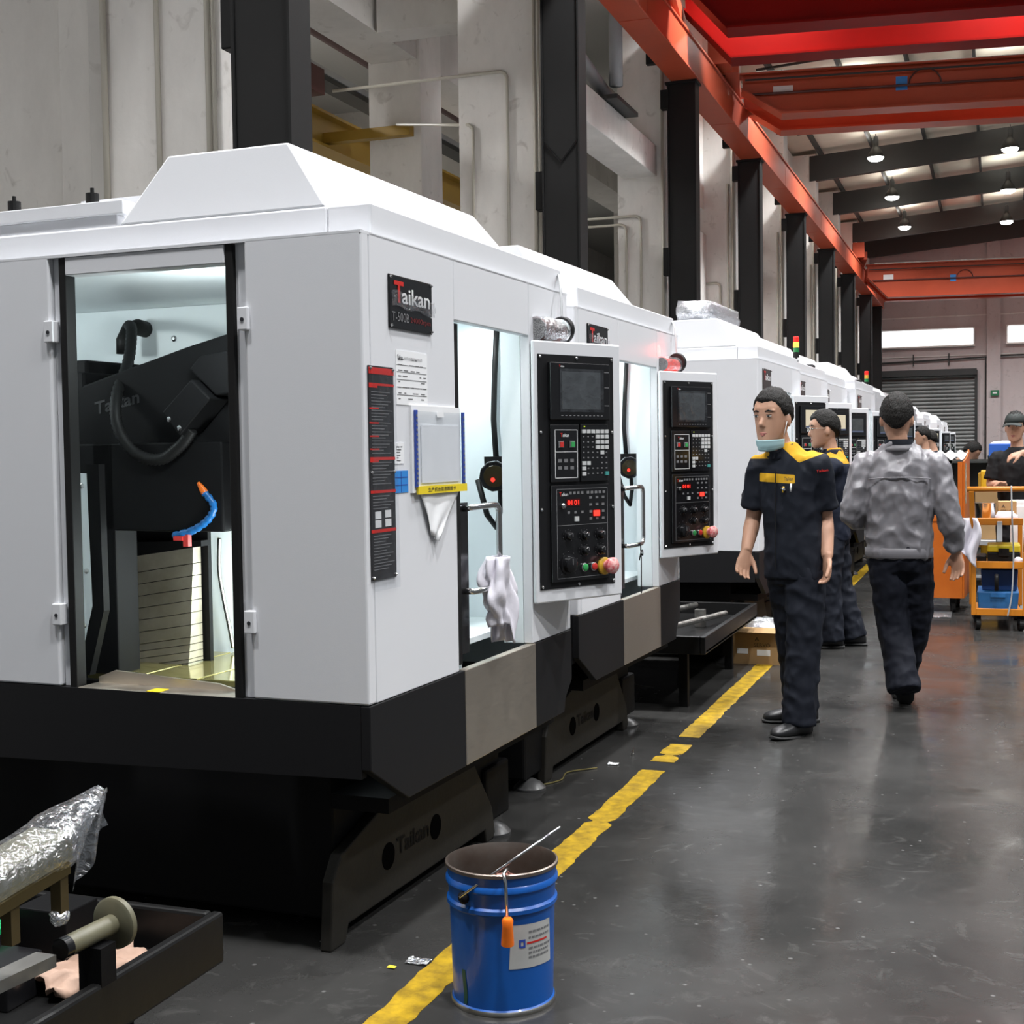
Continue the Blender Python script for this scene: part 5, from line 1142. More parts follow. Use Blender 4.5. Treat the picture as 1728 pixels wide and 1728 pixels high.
for i, x in enumerate((-0.30, -0.20, -0.10)):
    q = MB().lathe([(0.015, 0), (0.02, 0.12), (0.008, 0.14), (0.008, 0.30)], n=10).build('tool_holder', MAT('brown_handle', (0.16, 0.04, 0.02), 0.5), loc=(-0.46 + x, 12.65, 0.846)); tag(q, 'brown handled tool, %s of three standing in the orange cart' % ('leftmost', 'middle', 'rightmost')[i], 'tool', 'tools in the orange cart')
fl_ = MB(); fl_.grid(lambda a, b: (-0.27 + 0.54 * a, -0.22 + 0.44 * b, 0.004 + 0.012 * abs(mnoise.noise((a * 5, b * 5, 3)))), 14, 12)
o = fl_.build('plastic_sheet', m_foil, smooth=True, loc=(-0.62, 12.0, 0), solid=0.001); tag(o, 'crumpled white plastic sheet on the floor under the orange cart', 'sheet')

tc_ = empty('amber_trolley', (0.02, 11.35, 0), R(2)); tag(tc_, 'amber steel hand trolley with three shelves at the right edge', 'trolley')
def tcb(n, a, b, mt=None, **k): return MB().box(a, b).build(n, mt or m_cart2, tc_, bevel=k.pop('bevel', 0.004), **k)
hw = 0.19
for s in (-1, 1):
    tcb('post', (s * hw - 0.018, -0.30, 0.12), (s * hw + 0.018, -0.265, 0.62)); tcb('post', (s * hw - 0.018, 0.45, 0.12), (s * hw + 0.018, 0.485, 0.80))
    MB().hexa([(s * hw - 0.018, -0.30, 0.62), (s * hw + 0.018, -0.30, 0.62), (s * hw + 0.018, -0.265, 0.62), (s * hw - 0.018, -0.265, 0.62)], [(s * (hw + 0.02) - 0.02, -0.42, 1.10), (s * (hw + 0.02) + 0.02, -0.42, 1.10), (s * (hw + 0.02) + 0.02, -0.385, 1.10), (s * (hw + 0.02) - 0.02, -0.385, 1.10)]).build('handle_arm', m_cart2, tc_, bevel=0.004)
MB().tube([(-hw - 0.05, -0.40, 1.115), (hw + 0.05, -0.40, 1.115)], 0.021, 12).build('handle_bar', m_cart2, tc_, smooth=True)
for z in (0.12, 0.49, 0.83):
    tcb('shelf_rail', (-hw + 0.018, -0.30, z), (hw - 0.018, -0.27, z + 0.055)); tcb('shelf', (-hw + 0.018, -0.265, z), (hw - 0.018, 0.45, z + 0.02))
tcb('bumper_strip', (-0.02, -0.325, 0.70), (0.02, -0.302, 0.86), m_grey)
for x in (-hw + 0.03, hw - 0.03):
    for y in (-0.24, 0.42): caster(tc_, x, y, 0.05)
MB().tube(spline([Vector(p) for p in ((0.08, -0.42, 1.14), (0.085, -0.43, 0.9), (0.10, -0.34, 0.6), (0.09, -0.33, 0.3), (0.06, -0.33, 0.12))]), 0.006, 6).build('hanging_cord', m_grey, tc_, smooth=True)
def loose(n, lab, cat, a, b, mt, bev=0.008, taper=0.0):
    base = ((a[0] + b[0]) / 2, (a[1] + b[1]) / 2, a[2]); x, y, z = (b[0] - a[0]) / 2, (b[1] - a[1]) / 2, b[2] - a[2]
    o = MB().hexa([(-x + taper, -y + taper, 0), (x - taper, -y + taper, 0), (x - taper, y - taper, 0), (-x + taper, y - taper, 0)], [(-x, -y, z), (x, -y, z), (x, y, z), (-x, y, z)]).build(n, mt, bevel=bev, loc=base); return tag(o, lab, cat)
TX, TY = 0.02, 11.35
bb = loose('blue_crate', 'light blue plastic crate on the bottom shelf of the amber trolley', 'crate', (TX - 0.155, TY - 0.24, 0.145), (TX + 0.155, TY + 0.25, 0.30), m_bluebin, taper=0.012)
MB().box((-0.055, -0.252, 0.115), (0.055, -0.243, 0.145)).build('crate_lip', m_bluebin, bb)
bb = loose('blue_crate', 'dark blue crate stacked behind, above the light blue crate', 'crate', (TX - 0.13, TY - 0.15, 0.302), (TX + 0.15, TY + 0.30, 0.47), m_darkblue, taper=0.012)
bb = loose('toolbox', 'black toolbox with yellow lid on the middle trolley shelf', 'toolbox', (TX - 0.08, TY - 0.20, 0.512), (TX + 0.165, TY + 0.15, 0.61), m_rubber)
MB().box((-0.122, -0.175, 0.1), (0.122, 0.175, 0.155)).build('lid', m_yelplastic, bb, bevel=0.01); MB().box((-0.04, -0.19, 0.07), (0.04, -0.176, 0.13)).build('latch', m_rubber, bb)
o = loose('black_case', 'black tool pouch left of the toolbox on the trolley', 'pouch', (TX - 0.16, TY - 0.18, 0.512), (TX - 0.085, TY + 0.1, 0.58), m_rubber)
o = MB().ell((0, 0, 0.035), 0.035, 0.04, 0.032, 12, 8, fn=lambda p: 1 + 0.3 * mnoise.noise(p * 3)).build('white_rag', m_rag, smooth=True, loc=(TX + 0.15, TY - 0.235, 0.512)); tag(o, 'small white rag at the right of the middle trolley shelf', 'rag')
o = MB().tube([(0, 0, -0.1), (0.0, -0.02, 0.0), (0, 0, 0.02)], 0.016, 8).build('grip_tool', m_rubber, loc=(TX - 0.01, TY - 0.315, 0.42), smooth=True); tag(o, 'black grip tool hanging on the middle trolley rail', 'tool')
def tow(a, b):
    return ((a - 0.5) * 0.10 * (1 + 0.35 * math.sin(b * 3)) + 0.02 * math.sin(b * 6), -0.02 - 0.03 * math.sin(a * 9 + b * 2), -0.36 * b * (0.75 + 0.35 * a) + 0.02)
m = MB(); m.grid(tow, 16, 14); o = m.build('white_towel', m_rag, smooth=True, loc=(TX - 0.205, TY - 0.36, 0.87), solid=0.003); tag(o, 'white towel hanging over the left handle arm of the amber trolley', 'towel')
tp = MB().lathe([(0.085, 0), (0.09, 0.14), (0.093, 0.145)], n=24, caps=True).build('steel_pot', m_chrome, loc=(TX - 0.10, TY - 0.08, 0.852), smooth='auto'); tag(tp, 'shiny steel pot on the top shelf of the amber trolley', 'pot')
cb2 = loose('carton', 'small brown carton with printed logo on the top trolley shelf', 'box', (TX + 0.0, TY + 0.05, 0.852), (TX + 0.14, TY + 0.25, 1.0), m_card, 0.002)
boxprint(cb2, -0.05, 0.06, 0.09, -0.102)
o = MB().ell((0, 0, 0.03), 0.085, 0.06, 0.05, 16, 10, fn=lambda p: 1 + 0.35 * mnoise.noise(p * 3)).build('white_cloth', m_rag, smooth=True, loc=(TX + 0.06, TY - 0.14, 0.852)); tag(o, 'white cloth bundle on the top shelf of the amber trolley', 'cloth')
# ---- things further back on the right
wc = loose('white_cabinet', 'white low cabinet behind the amber trolley', 'cabinet', (0.12, 11.95, 0.04), (0.7, 12.35, 0.98), m_corr)
for s_ in (-1, 1):
    d_ = MB().box((s_ * 0.145 - 0.138, -0.215, 0.03), (s_ * 0.145 + 0.138, -0.201, 0.90)).build('door', m_corr, wc, bevel=0.003)
    MB().box((s_ * 0.03 - 0.006, -0.235, 0.42), (s_ * 0.03 + 0.006, -0.216, 0.54)).build('handle', m_grey, d_)
MB().box((-0.27, -0.18, -0.04), (0.27, 0.18, -0.001)).build('plinth', m_castin, wc)
ct = loose('carton', 'tall brown carton on the bench behind the trolley handle', 'box', (-0.19, 14.0, 0.521), (0.10, 14.4, 1.02), m_card, 0.003)
MB().box((-0.146, -0.03, 0.4995), (0.146, 0.03, 0.5005)).build('packing_tape', m_yelring, ct)
bn = empty('bench', (0.28, 14.55, 0)); tag(bn, 'grey work bench carrying the tall brown carton', 'bench')
MB().box((-0.63, -0.65, 0.47), (0.62, 0.65, 0.519)).build('bench_top', m_grey, bn, bevel=0.004)
for x in (-0.58, 0.57):
    for y in (-0.6, 0.6): MB().box((x - 0.03, y - 0.03, 0), (x + 0.03, y + 0.03, 0.469)).build('leg', m_castin, bn)
MB().box((-0.55, -0.57, 0.14), (0.54, 0.57, 0.16)).build('lower_shelf', m_grey, bn)
yc = loose('yellow_cart', 'yellow steel cart standing left of the capped worker', 'cart', (-0.15, 15.3, 0.1), (0.42, 15.9, 1.18), MAT('yellow_cart_paint', (0.62, 0.33, 0.01), 0.4))
caster(yc, -0.2, -0.2, 0.05); 
for c_ in yc.children: c_.location.z = -0.1
MB().box((-0.31, -0.31, 0.25), (-0.285, 0.3, 1.05)).build('corner_post', MAT('dark_yellow', (0.35, 0.18, 0.01), 0.5), yc)
bb = loose('blue_crate', 'bright blue crate with white top on the yellow cart', 'crate', (-0.07, 15.4, 1.182), (0.25, 15.8, 1.47), MAT('bright_blue_plastic', (0.02, 0.10, 0.45), 0.45))
MB().ell((0, 0, 0.29), 0.15, 0.15, 0.03, 14, 8).build('white_cover', m_rag, bb, smooth=True)
for i, (x, y, z, sx, sz, mt, lab) in enumerate(((-0.55, 17.5, 0, 0.5, 1.28, m_purlin, 'dark low rack at the back behind the orange cart'), (-0.1, 19, 0, 0.8, 1.32, MAT('dark_green_rack', (0.02, 0.07, 0.04), 0.5), 'dark green rack in the far background'), (0.55, 21, 0, 0.9, 1.30, m_darkblue, 'dark blue rack far behind the capped worker'))):
    rk = empty('storage_rack', (x, y, 0)); tag(rk, lab, 'rack')
    for px_ in (0.02, sx - 0.02):
        for py_ in (0.02, 0.48): MB().box((px_ - 0.02, py_ - 0.02, 0), (px_ + 0.02, py_ + 0.02, sz)).build('upright', mt, rk)
    for q_ in range(4): MB().box((0, 0, 0.1 + q_ * (sz - 0.14) / 3), (sx, 0.5, 0.13 + q_ * (sz - 0.14) / 3)).build('shelf', mt, rk)
    MB().box((0, 0.485, 0.1), (sx, 0.5, sz)).build('back_sheet', mt, rk)
o = MB().prism([(0, 0), (0.10, 0), (0.10, 0.36), (0.06, 0.43), (0.03, 0.43), (0.07, 0.35), (0.07, 0.03), (0, 0.03)], lambda p, q, h: (p - 0.05, h, q), -0.1, 0.1).build('part_cover', m_corr, loc=(-0.27, 14.2, 0.52)); tag(o, 'pale bent sheet metal cover standing left of the tall carton', 'cover')
# ================================================================== PEOPLE
def V(*a): return Vector(a)
def fabric(name, col, attr=None, col2=None, rough=0.75, fine=220, spec=0.2):
    m = MAT(name, col, rough, bump=(fine, 0.12, 0.002), spec=spec)
    if attr:
        nt = m.node_tree; b = nt.nodes['Principled BSDF']
        at = nt.nodes.new('ShaderNodeAttribute'); at.attribute_name = attr
        gt = nt.nodes.new('ShaderNodeMath'); gt.operation = 'GREATER_THAN'; gt.inputs[1].default_value = 0.0
        nt.links.new(at.outputs['Fac'], gt.inputs[0])
        mx = nt.nodes.new('ShaderNodeMix'); mx.data_type = 'RGBA'; mx.inputs[6].default_value = (*col, 1); mx.inputs[7].default_value = (*col2, 1)
        nt.links.new(gt.outputs[0], mx.inputs[0]); nt.links.new(mx.outputs[2], b.inputs['Base Color'])
    return m
m_skin = MAT('skin', (0.47, 0.275, 0.185), 0.5, noise=(14, 0.35), col2=(0.42, 0.225, 0.15), spec=0.35)
m_hair = MAT('black_hair', (0.010, 0.009, 0.008), 0.6, spec=0.2, bump=(160, 0.8, 0.01), stretch=(1, 1, 0.5))
m_lip = MAT('lips', (0.36, 0.13, 0.11), 0.45)
m_eyew = MAT('eye_white', (0.55, 0.52, 0.50), 0.25)
m_eye = MAT('dark_iris', (0.012, 0.008, 0.006), 0.15)
m_navy = fabric('navy_uniform', (0.007, 0.009, 0.015))
m_navy_t = fabric('navy_trousers', (0.0085, 0.0105, 0.017))
m_navy_y = fabric('navy_yellow_shirt', (0.007, 0.009, 0.015), 'yoke', (0.52, 0.29, 0.014))
m_greyj = fabric('grey_jacket', (0.185, 0.18, 0.195), rough=0.36, spec=0.6)
m_blackf = fabric('black_shirt', (0.010, 0.010, 0.011))
m_paleg = fabric('pale_grey_jacket', (0.36, 0.36, 0.35))
m_jean = fabric('blue_jeans', (0.035, 0.06, 0.13))
m_shoe = MAT('black_leather', (0.012, 0.012, 0.013), 0.38)
m_sole = MAT('shoe_sole', (0.02, 0.02, 0.02), 0.7)
m_mask = MAT('light_blue_mask', (0.42, 0.64, 0.68), 0.7, bump=(120, 0.2, 0.002))

def ring(c, ax, ay, rx, ry, n=22, pw=2.3):
    out = []
    for k in range(n):
        t = 2 * math.pi * k / n; c_, s_ = math.cos(t), math.sin(t)
        out.append(c + ax * (rx * math.copysign(abs(c_) ** (2 / pw), c_)) + ay * (ry * math.copysign(abs(s_) ** (2 / pw), s_)))
    return out
def bake(mb, name, voxel, it=4, disp=None, attr=None):
    me = mb.mesh(name); o = bpy.data.objects.new(name, me); COL.objects.link(o)
    r = o.modifiers.new('r', 'REMESH'); r.mode = 'VOXEL'; r.voxel_size = voxel; r.adaptivity = 0.0
    s = o.modifiers.new('s', 'SMOOTH'); s.factor = 0.5; s.iterations = it
    dg = bpy.context.evaluated_depsgraph_get(); dg.update()
    out = bpy.data.meshes.new_from_object(o.evaluated_get(dg)); out.name = name
    bpy.data.objects.remove(o); bpy.data.meshes.remove(me)
    if disp:
        nr = [v.normal.copy() for v in out.vertices]
        for v, n in zip(out.vertices, nr): v.co += n * disp(v.co)
    if attr:
        a = out.attributes.new(attr[0], 'FLOAT', 'POINT')
        for i, v in enumerate(out.vertices): a.data[i].value = attr[1](v.co)
    return out
def limb(mb, pts, rad, n=14, sub_=4):
    P = spline([V(*p) for p in pts], sub_); m = len(pts) - 1; rr = []
    for i in range(len(P)):
        t = i / (len(P) - 1) * m; k = min(int(t), m - 1); f = t - k; rr.append(rad[k] * (1 - f) + rad[k + 1] * f)
    mb.tube(P, rr, n)
def hand(mb, W, D, N, T, sc=1.0, curl=1.0):
    W = V(*W); D = V(*D).normalized(); N = V(*N); N = (N - D * N.dot(D)).normalized(); T = V(*T); T = (T - D * T.dot(D) - N * T.dot(N)).normalized()
    mb.loft([ring(W - D * 0.02 * sc, T, N, 0.027 * sc, 0.021 * sc, 14), ring(W + D * 0.02 * sc, T, N, 0.032 * sc, 0.019 * sc, 14), ring(W + D * 0.055 * sc, T, N, 0.041 * sc, 0.0165 * sc, 14), ring(W + D * 0.092 * sc, T, N, 0.041 * sc, 0.0135 * sc, 14)])
    for i, (off, ln) in enumerate(((0.0315, 0.070), (0.0105, 0.078), (-0.0105, 0.073), (-0.031, 0.057))):
        p = W + D * 0.085 * sc + T * off * sc; a = 0.0; pts = [p]
        for k, (fr, da) in enumerate(((0.45, 14 + 4 * i), (0.31, 26), (0.24, 22))):
            a += R(da * curl); d = D * math.cos(a) + N * math.sin(a) + T * (off * 1.6); p = p + d.normalized() * ln * fr * sc; pts.append(p)
        mb.tube(pts, [0.0098 * sc, 0.0094 * sc, 0.0086 * sc, 0.0070 * sc], 10)
    p = W + D * 0.022 * sc + T * 0.026 * sc; d1 = (D * 0.72 + T * 0.62 + N * 0.25).normalized(); d2 = (D * 0.88 + T * 0.25 + N * 0.38).normalized()
    mb.tube([p, p + d1 * 0.042 * sc, p + d1 * 0.042 * sc + d2 * 0.034 * sc, p + d1 * 0.042 * sc + d2 * 0.060 * sc], [0.0145 * sc, 0.0118 * sc, 0.0108 * sc, 0.0085 * sc], 10)
def shoe(par, A, hd, pitch=0.0, base=0.0):
    hd = V(hd[0], hd[1], 0).normalized(); sd = V(-hd.y, hd.x, 0); up = V(0, 0, 1)
    toe = V(A[0], A[1], base) + hd * 0.16
    def tr(p):
        q = p - toe; f = q.dot(hd); z = q.z; c, s_ = math.cos(pitch), math.sin(pitch)
        return toe + hd * (f * c + z * s_) + sd * q.dot(sd) + up * (z * c - f * s_)
    def mk(rows, z0=None):
        rings = []
        for t, w_, zb, zt in rows:
            c = V(A[0], A[1], base + (zb + zt) / 2) + hd * t; rings.append([tr(p) for p in ring(c, sd, up, w_, (zt - zb) / 2, 16, 2.6)])
        return MB().loft(rings)
    u = mk([(-0.082, 0.022, 0.018, 0.06), (-0.07, 0.034, 0.012, 0.10), (-0.03, 0.038, 0.012, 0.118), (0.02, 0.040, 0.012, 0.112), (0.07, 0.045, 0.012, 0.084), (0.125, 0.049, 0.012, 0.068), (0.17, 0.044, 0.012, 0.058), (0.197, 0.028, 0.014, 0.045), (0.205, 0.012, 0.018, 0.034)])
    o = u.build('shoe', m_shoe, par, smooth=True)
    mk([(-0.090, 0.024, 0.0, 0.02), (-0.07, 0.038, 0.0, 0.022), (0.0, 0.040, 0.0, 0.02), (0.10, 0.052, 0.0, 0.02), (0.17, 0.047, 0.0, 0.02), (0.203, 0.030, 0.002, 0.02), (0.212, 0.012, 0.006, 0.018)]).build('sole', m_sole, o, smooth='auto')
def folds(amp, seed, fz=7.0, fx=13.0):
    def f(c):
        a = mnoise.noise((c.x * fx + seed, c.y * fx, c.z * fz)); b = mnoise.noise((c.x * fx * 0.5 + c.z * 9 + seed, c.y * 6, c.z * 5 - c.x * 6)); d = mnoise.noise((c.x * 34, c.y * 34 + seed, c.z * 22))
        return amp * (1.2 * (0.35 - abs(a)) + 1.3 * (0.3 - abs(b)) + 0.35 * d)
    return f

def person(label, root, phi, c):
    t = empty('person', (root[0], root[1], 0), phi); tag(t, label, 'person')
    vx = c.get('voxel', 0.006); Z = V(0, 0, 1)
    H_ = V(*c['head']); F = V(*c['headF']).normalized(); S = F.cross(Z).normalized(); U_ = S.cross(F).normalized()
    hk = c.get('hk', 1.07)
    def hp(x, y, z): return H_ + (S * x + F * y + U_ * z) * hk
    f = V(*c['face'], 0).normalized(); sd = V(-f.y, f.x, 0)
    b = MB()
    # ---- head
    rows = [(-0.120, 0.020, 0.020, 0.060), (-0.110, 0.036, 0.042, 0.048), (-0.092, 0.050, 0.062, 0.030), (-0.062, 0.061, 0.078, 0.013), (-0.025, 0.069, 0.086, 0.005), (0.015, 0.0735, 0.092, 0.0), (0.05, 0.0755, 0.095, -0.003), (0.082, 0.068, 0.085, -0.006), (0.105, 0.048, 0.060, -0.009), (0.118, 0.018, 0.022, -0.010)]
    b.loft([ring(hp(0, o_, z), S, F, rx * hk, ry * hk, 26, 2.15) for z, rx, ry, o_ in rows])
    b.loft([ring(hp(0, 0.086, 0.016), S, U_, 0.007, 0.006, 10), ring(hp(0, 0.093, 0.0), S, U_, 0.009, 0.009, 10), ring(hp(0, 0.101, -0.022), S, F, 0.014, 0.016, 10), ring(hp(0, 0.094, -0.034), S, F, 0.016, 0.016, 10), ring(hp(0, 0.084, -0.040), S, F, 0.012, 0.01, 10)])
    for s_ in (-1, 1):
        b.ell(hp(s_ * 0.076, -0.006, -0.012), 0.011, 0.019, 0.031, 12, 10, M=(Matrix((S, F, U_)).transposed().to_3x3() * hk))
        b.ell(hp(s_ * 0.031, 0.070, 0.036), 0.026, 0.014, 0.007, 12, 8, M=(Matrix((S, F, U_)).transposed().to_3x3() * hk))   # brow
    b.ell(hp(0, 0.078, -0.068), 0.026, 0.014, 0.016, 12, 8, M=(Matrix((S, F, U_)).transposed().to_3x3() * hk))               # mouth
    NB = V(*c['neck'])
    limb(b, [tuple(NB - V(0, 0, 0.06)), tuple(NB.lerp(hp(0, -0.02, -0.09), 0.5)), tuple(hp(0, -0.018, -0.05))], [0.068, 0.054, 0.052])
    # ---- torso under the clothes
    trs = c['torso']       # list of (centre, rx side, ry depth)
    b.loft([ring(V(*p), sd, f, rx - 0.018, ry - 0.018, 22) for p, rx, ry in trs])
    for arm in c['arms']:
        s0, e0, w0 = arm['j']; limb(b, [s0, tuple(V(*s0).lerp(V(*e0), 0.55)), e0, tuple(V(*e0).lerp(V(*w0), 0.35)), w0], [0.055, 0.047, 0.040, 0.042, 0.0285])
        hand(b, w0, arm['D'], arm['N'], arm['T'], arm.get('sc', 1.0), arm.get('curl', 1.0))
    for leg in c['legs']:
        h0, k0, a0 = leg['j']; limb(b, [h0, k0, a0], [0.085, 0.058, 0.042])
    me = bake(b, 'body', vx, 3); link('body', me, m_skin, t, smooth=True)
    if not c.get('far'):
        for s_ in (-1, 1):
            Mx = (Matrix((S, F, U_)).transposed().to_3x3() * hk)
            e = MB().ell(hp(s_ * 0.0315, 0.0845, 0.0125), 0.0135, 0.006, 0.0052, 14, 8, M=Mx).build('eye', m_eyew, t, smooth=True)
            MB().ell(hp(s_ * 0.0315, 0.0885, 0.0125), 0.0058, 0.0035, 0.0056, 12, 8, M=Mx).build('iris', m_eye, e, smooth=True)
            MB().ell(hp(s_ * 0.0320, 0.0862, 0.0180), 0.0165, 0.006, 0.0022, 14, 8, M=Mx).build('eyelid_line', m_eye, e, smooth=True)  # dark line put in as the shading along the upper eyelid
            MB().tube([hp(s_ * 0.016, 0.0895, 0.033), hp(s_ * 0.032, 0.0885, 0.0375), hp(s_ * 0.050, 0.0765, 0.033)], [0.0034, 0.004, 0.002], 8).build('eyebrow', m_hair, t, smooth=True)
        lp = MB(); lp.tube([hp(-0.027, 0.080, -0.066), hp(-0.008, 0.0915, -0.0635), hp(0.008, 0.0915, -0.0635), hp(0.027, 0.080, -0.066)], [0.002, 0.0045, 0.0045, 0.002], 8)
        lp.tube([hp(-0.025, 0.080, -0.068), hp(0, 0.092, -0.073), hp(0.025, 0.080, -0.068)], [0.002, 0.0058, 0.002], 8); lp.build('lips', m_lip, t, smooth=True)
    # ---- hair
    sid = c.get('seed', 1.0); hs = c.get('hair', 1.0)
    def hf(p):
        az = math.atan2(p.x, p.y); el = math.asin(max(-1, min(1, p.z))); a = abs(az)
        bd = R(26) if a < 0.75 else (R(26) + (a - 0.75) / 0.55 * R(-32) if a < 1.3 else (R(-6) if a < 1.75 else R(-6) - (a - 1.75) / 1.4 * R(40)))
        bd += R(5) * mnoise.noise((az * 3, sid, 0)); k = (el - bd) / R(9); k = max(0.0, min(1.0, k))
        r_ = 0.84 + 0.21 * k + 0.03 * hs * k * max(0, p.z) + 0.028 * k * mnoise.noise(p * 7 + V(sid, 0, 0)) + 0.045 * k * mnoise.noise(p * 24 + V(sid, 0, 0)); return r_
    Mx = (Matrix((S, F, U_)).transposed().to_3x3() * hk)
    MB().ell(hp(0, -0.005, 0.014), 0.0825, 0.105, 0.117, 56, 40, M=Mx, fn=hf).build('hair', m_hair, t, smooth=True)
    # ---- clothes
    b = MB(); g = c.get('ease', 0.0)
    b.loft([ring(V(*p), sd, f, rx + g, ry + g, 24, 2.4) for p, rx, ry in trs])
    for arm in c['arms']:
        s0, e0, w0 = arm['j']; s0v, e0v, w0v = V(*s0), V(*e0), V(*w0)
        if c['sleeve'] == 'short':
            q = s0v.lerp(e0v, 0.82); limb(b, [tuple(s0v.lerp(V(*c['chest']), 0.35)), s0, tuple(s0v.lerp(q, 0.5)), tuple(q)], [0.075, 0.072, 0.072, 0.076])
        else:
            q = e0v.lerp(w0v, 0.93); limb(b, [tuple(s0v.lerp(V(*c['chest']), 0.35)), s0, tuple(s0v.lerp(e0v, 0.5)), e0, tuple(e0v.lerp(w0v, 0.5)), tuple(q)], [0.078, 0.078, 0.073, 0.066, 0.058, 0.049])
    me = bake(b, 'shirt', max(vx, 0.0085), 5, folds(c.get('fold', 0.010), sid), c.get('attr'))
    link(c.get('shirtname', 'shirt'), me, c['shirt'], t, smooth=True)
    # collar
    cr = MB(); k = c.get('collar', 0.062)
    nb = NB + V(0, 0, -0.012)
    def colf(a, bb):
        an = a * 2 * math.pi + math.pi * 0.5; rr = k + 0.010 + 0.016 * (1 - bb)
        d = sd * math.cos(an) * rr * 1.05 + f * math.sin(an) * rr; fr = max(0, math.sin(an))
        return nb + d + V(0, 0, -0.020 + 0.046 * bb - 0.040 * fr * fr)
    if not c.get('far'): cr.grid(colf, 30, 3); cr.build('collar', c.get('collar_mat', c['shirt'] if not c.get('attr') else m_navy), t, smooth=True, solid=0.005)
    b = MB()
    hc, rx, ry = c['hip']; b.loft([ring(V(*hc) + V(0, 0, dz), sd, f, rx * k_, ry * k_, 22) for dz, k_ in ((0.10, 0.96), (0.05, 1.0), (-0.03, 1.03), (-0.10, 0.9))])
    for leg in c['legs']:
        h0, k0, a0 = leg['j']; an = V(*a0) + V(0, 0, -0.045); wk = leg.get('w', 1.0)
        limb(b, [h0, tuple(V(*h0).lerp(V(*k0), 0.5)), k0, tuple(V(*k0).lerp(an, 0.5)), tuple(an)], [0.098 * wk, 0.096 * wk, 0.086 * wk, 0.084 * wk, 0.088 * wk])
    me = bake(b, 'trousers', max(vx, 0.0085), 5, folds(c.get('tfold', 0.013), sid + 5, 10, 9))
    link('trousers', me, c.get('trousers', m_navy_t), t, smooth=True)
    for leg in c['legs']: shoe(t, leg['j'][2], leg['hd'], leg.get('pitch', 0.0), leg.get('base', 0.0))
    return t, hp, (S, F, U_), sd, f

# ---------- worker with the mask
def yoke1(c_):
    # yellow shoulder patches and a chest band
    x = c_.x
    lo_ = 1.45 - (x + 0.015) / 0.075 * 0.072 if x < 0.06 else 1.378 + (x - 0.06) / 0.08 * 0.03
    sh_ = min(c_.z - lo_, x + 0.03, 0.225 - x)
    xr = -x - 0.02
    sh2 = min(c_.z - 1.40, xr - 0.03, 0.2 - xr)
    bandv = 0.022 - abs(c_.z - 1.300 + 0.06 * (x + 0.03)); front = -(c_.y - 0.06 + 0.45 * x)
    inner = 0.088 - abs(x + 0.048)
    return max(min(sh_, 0.03), min(sh2, 0.03), min(bandv, front, inner))
c1 = dict(hk=1.13, head=(-0.068, -0.01, 1.606), headF=(-0.50, -0.86, -0.06), neck=(-0.018, 0.028, 1.465), face=(-0.5, -0.87), chest=(0.01, 0.03, 1.27), voxel=0.005, seed=2.1, sleeve='short', shirt=m_navy_y, attr=('yoke', yoke1), collar=0.058,
    torso=[((0.045, 0.01, 0.79), 0.165, 0.120), ((0.043, 0.01, 0.90), 0.160, 0.118), ((0.035, 0.015, 1.03), 0.150, 0.112), ((0.02, 0.02, 1.17), 0.158, 0.118), ((0.012, 0.028, 1.31), 0.168, 0.114), ((0.005, 0.03, 1.395), 0.150, 0.090), ((-0.005, 0.03, 1.45), 0.090, 0.070), ((-0.01, 0.03, 1.48), 0.066, 0.062)],
    arms=[dict(j=((0.150, -0.035, 1.365), (0.190, 0.02, 1.095), (0.198, -0.09, 0.905)), D=(-0.02, -0.12, -1), N=(-0.9, -0.35, 0), T=(-0.35, -0.93, 0), curl=1.3),
          dict(j=((-0.128, 0.09, 1.355), (-0.170, 0.115, 1.095), (-0.205, 0.02, 0.925)), D=(-0.22, -0.25, -0.95), N=(0.4, -0.9, 0.1), T=(0.75, -0.4, 0), curl=1.0)],
    hip=((0.045, 0.015, 0.86), 0.150, 0.115),
    legs=[dict(j=((0.095, -0.03, 0.84), (0.082, -0.06, 0.47), (0.055, -0.08, 0.10)), hd=(-0.62, -0.78), pitch=-0.10, base=0.0), dict(j=((-0.005, 0.05, 0.84), (0.03, 0.12, 0.47), (0.075, 0.25, 0.11)), hd=(-0.98, -0.18), base=0.0)])
p1, hp1, fr1, sd1, f1 = person('worker in navy shirt with yellow shoulders, mask pulled under his chin, looking back', (-1.0, 6.86), R(8.4), c1)
m = MB()
def maskf(a, b_):
    th = R(-78 + 156 * a); rx, ry = 0.064, 0.092
    w_ = 0.5 + 0.5 * math.cos(th); z = -0.146 + 0.040 * (1 - w_) + b_ * (0.038 * w_ + 0.012) + 0.012 * math.sin(b_ * 9) * 0.3
    k = 1.0 + 0.12 * b_
    return hp1(rx * math.sin(th) * k, 0.004 + (ry * math.cos(th)) * (0.80 + 0.20 * b_), z)
m.grid(maskf, 22, 6); mk_ = m.build('face_mask', m_mask, p1, smooth=True, solid=0.003)
for s_ in (-1, 1):
    MB().tube([hp1(s_ * 0.068, 0.025, -0.085), hp1(s_ * 0.077, 0.015, -0.03), hp1(s_ * 0.080, -0.004, 0.018), hp1(s_ * 0.078, -0.022, 0.0)], 0.0022, 6).build('ear_loop', m_paper, mk_, smooth=True)
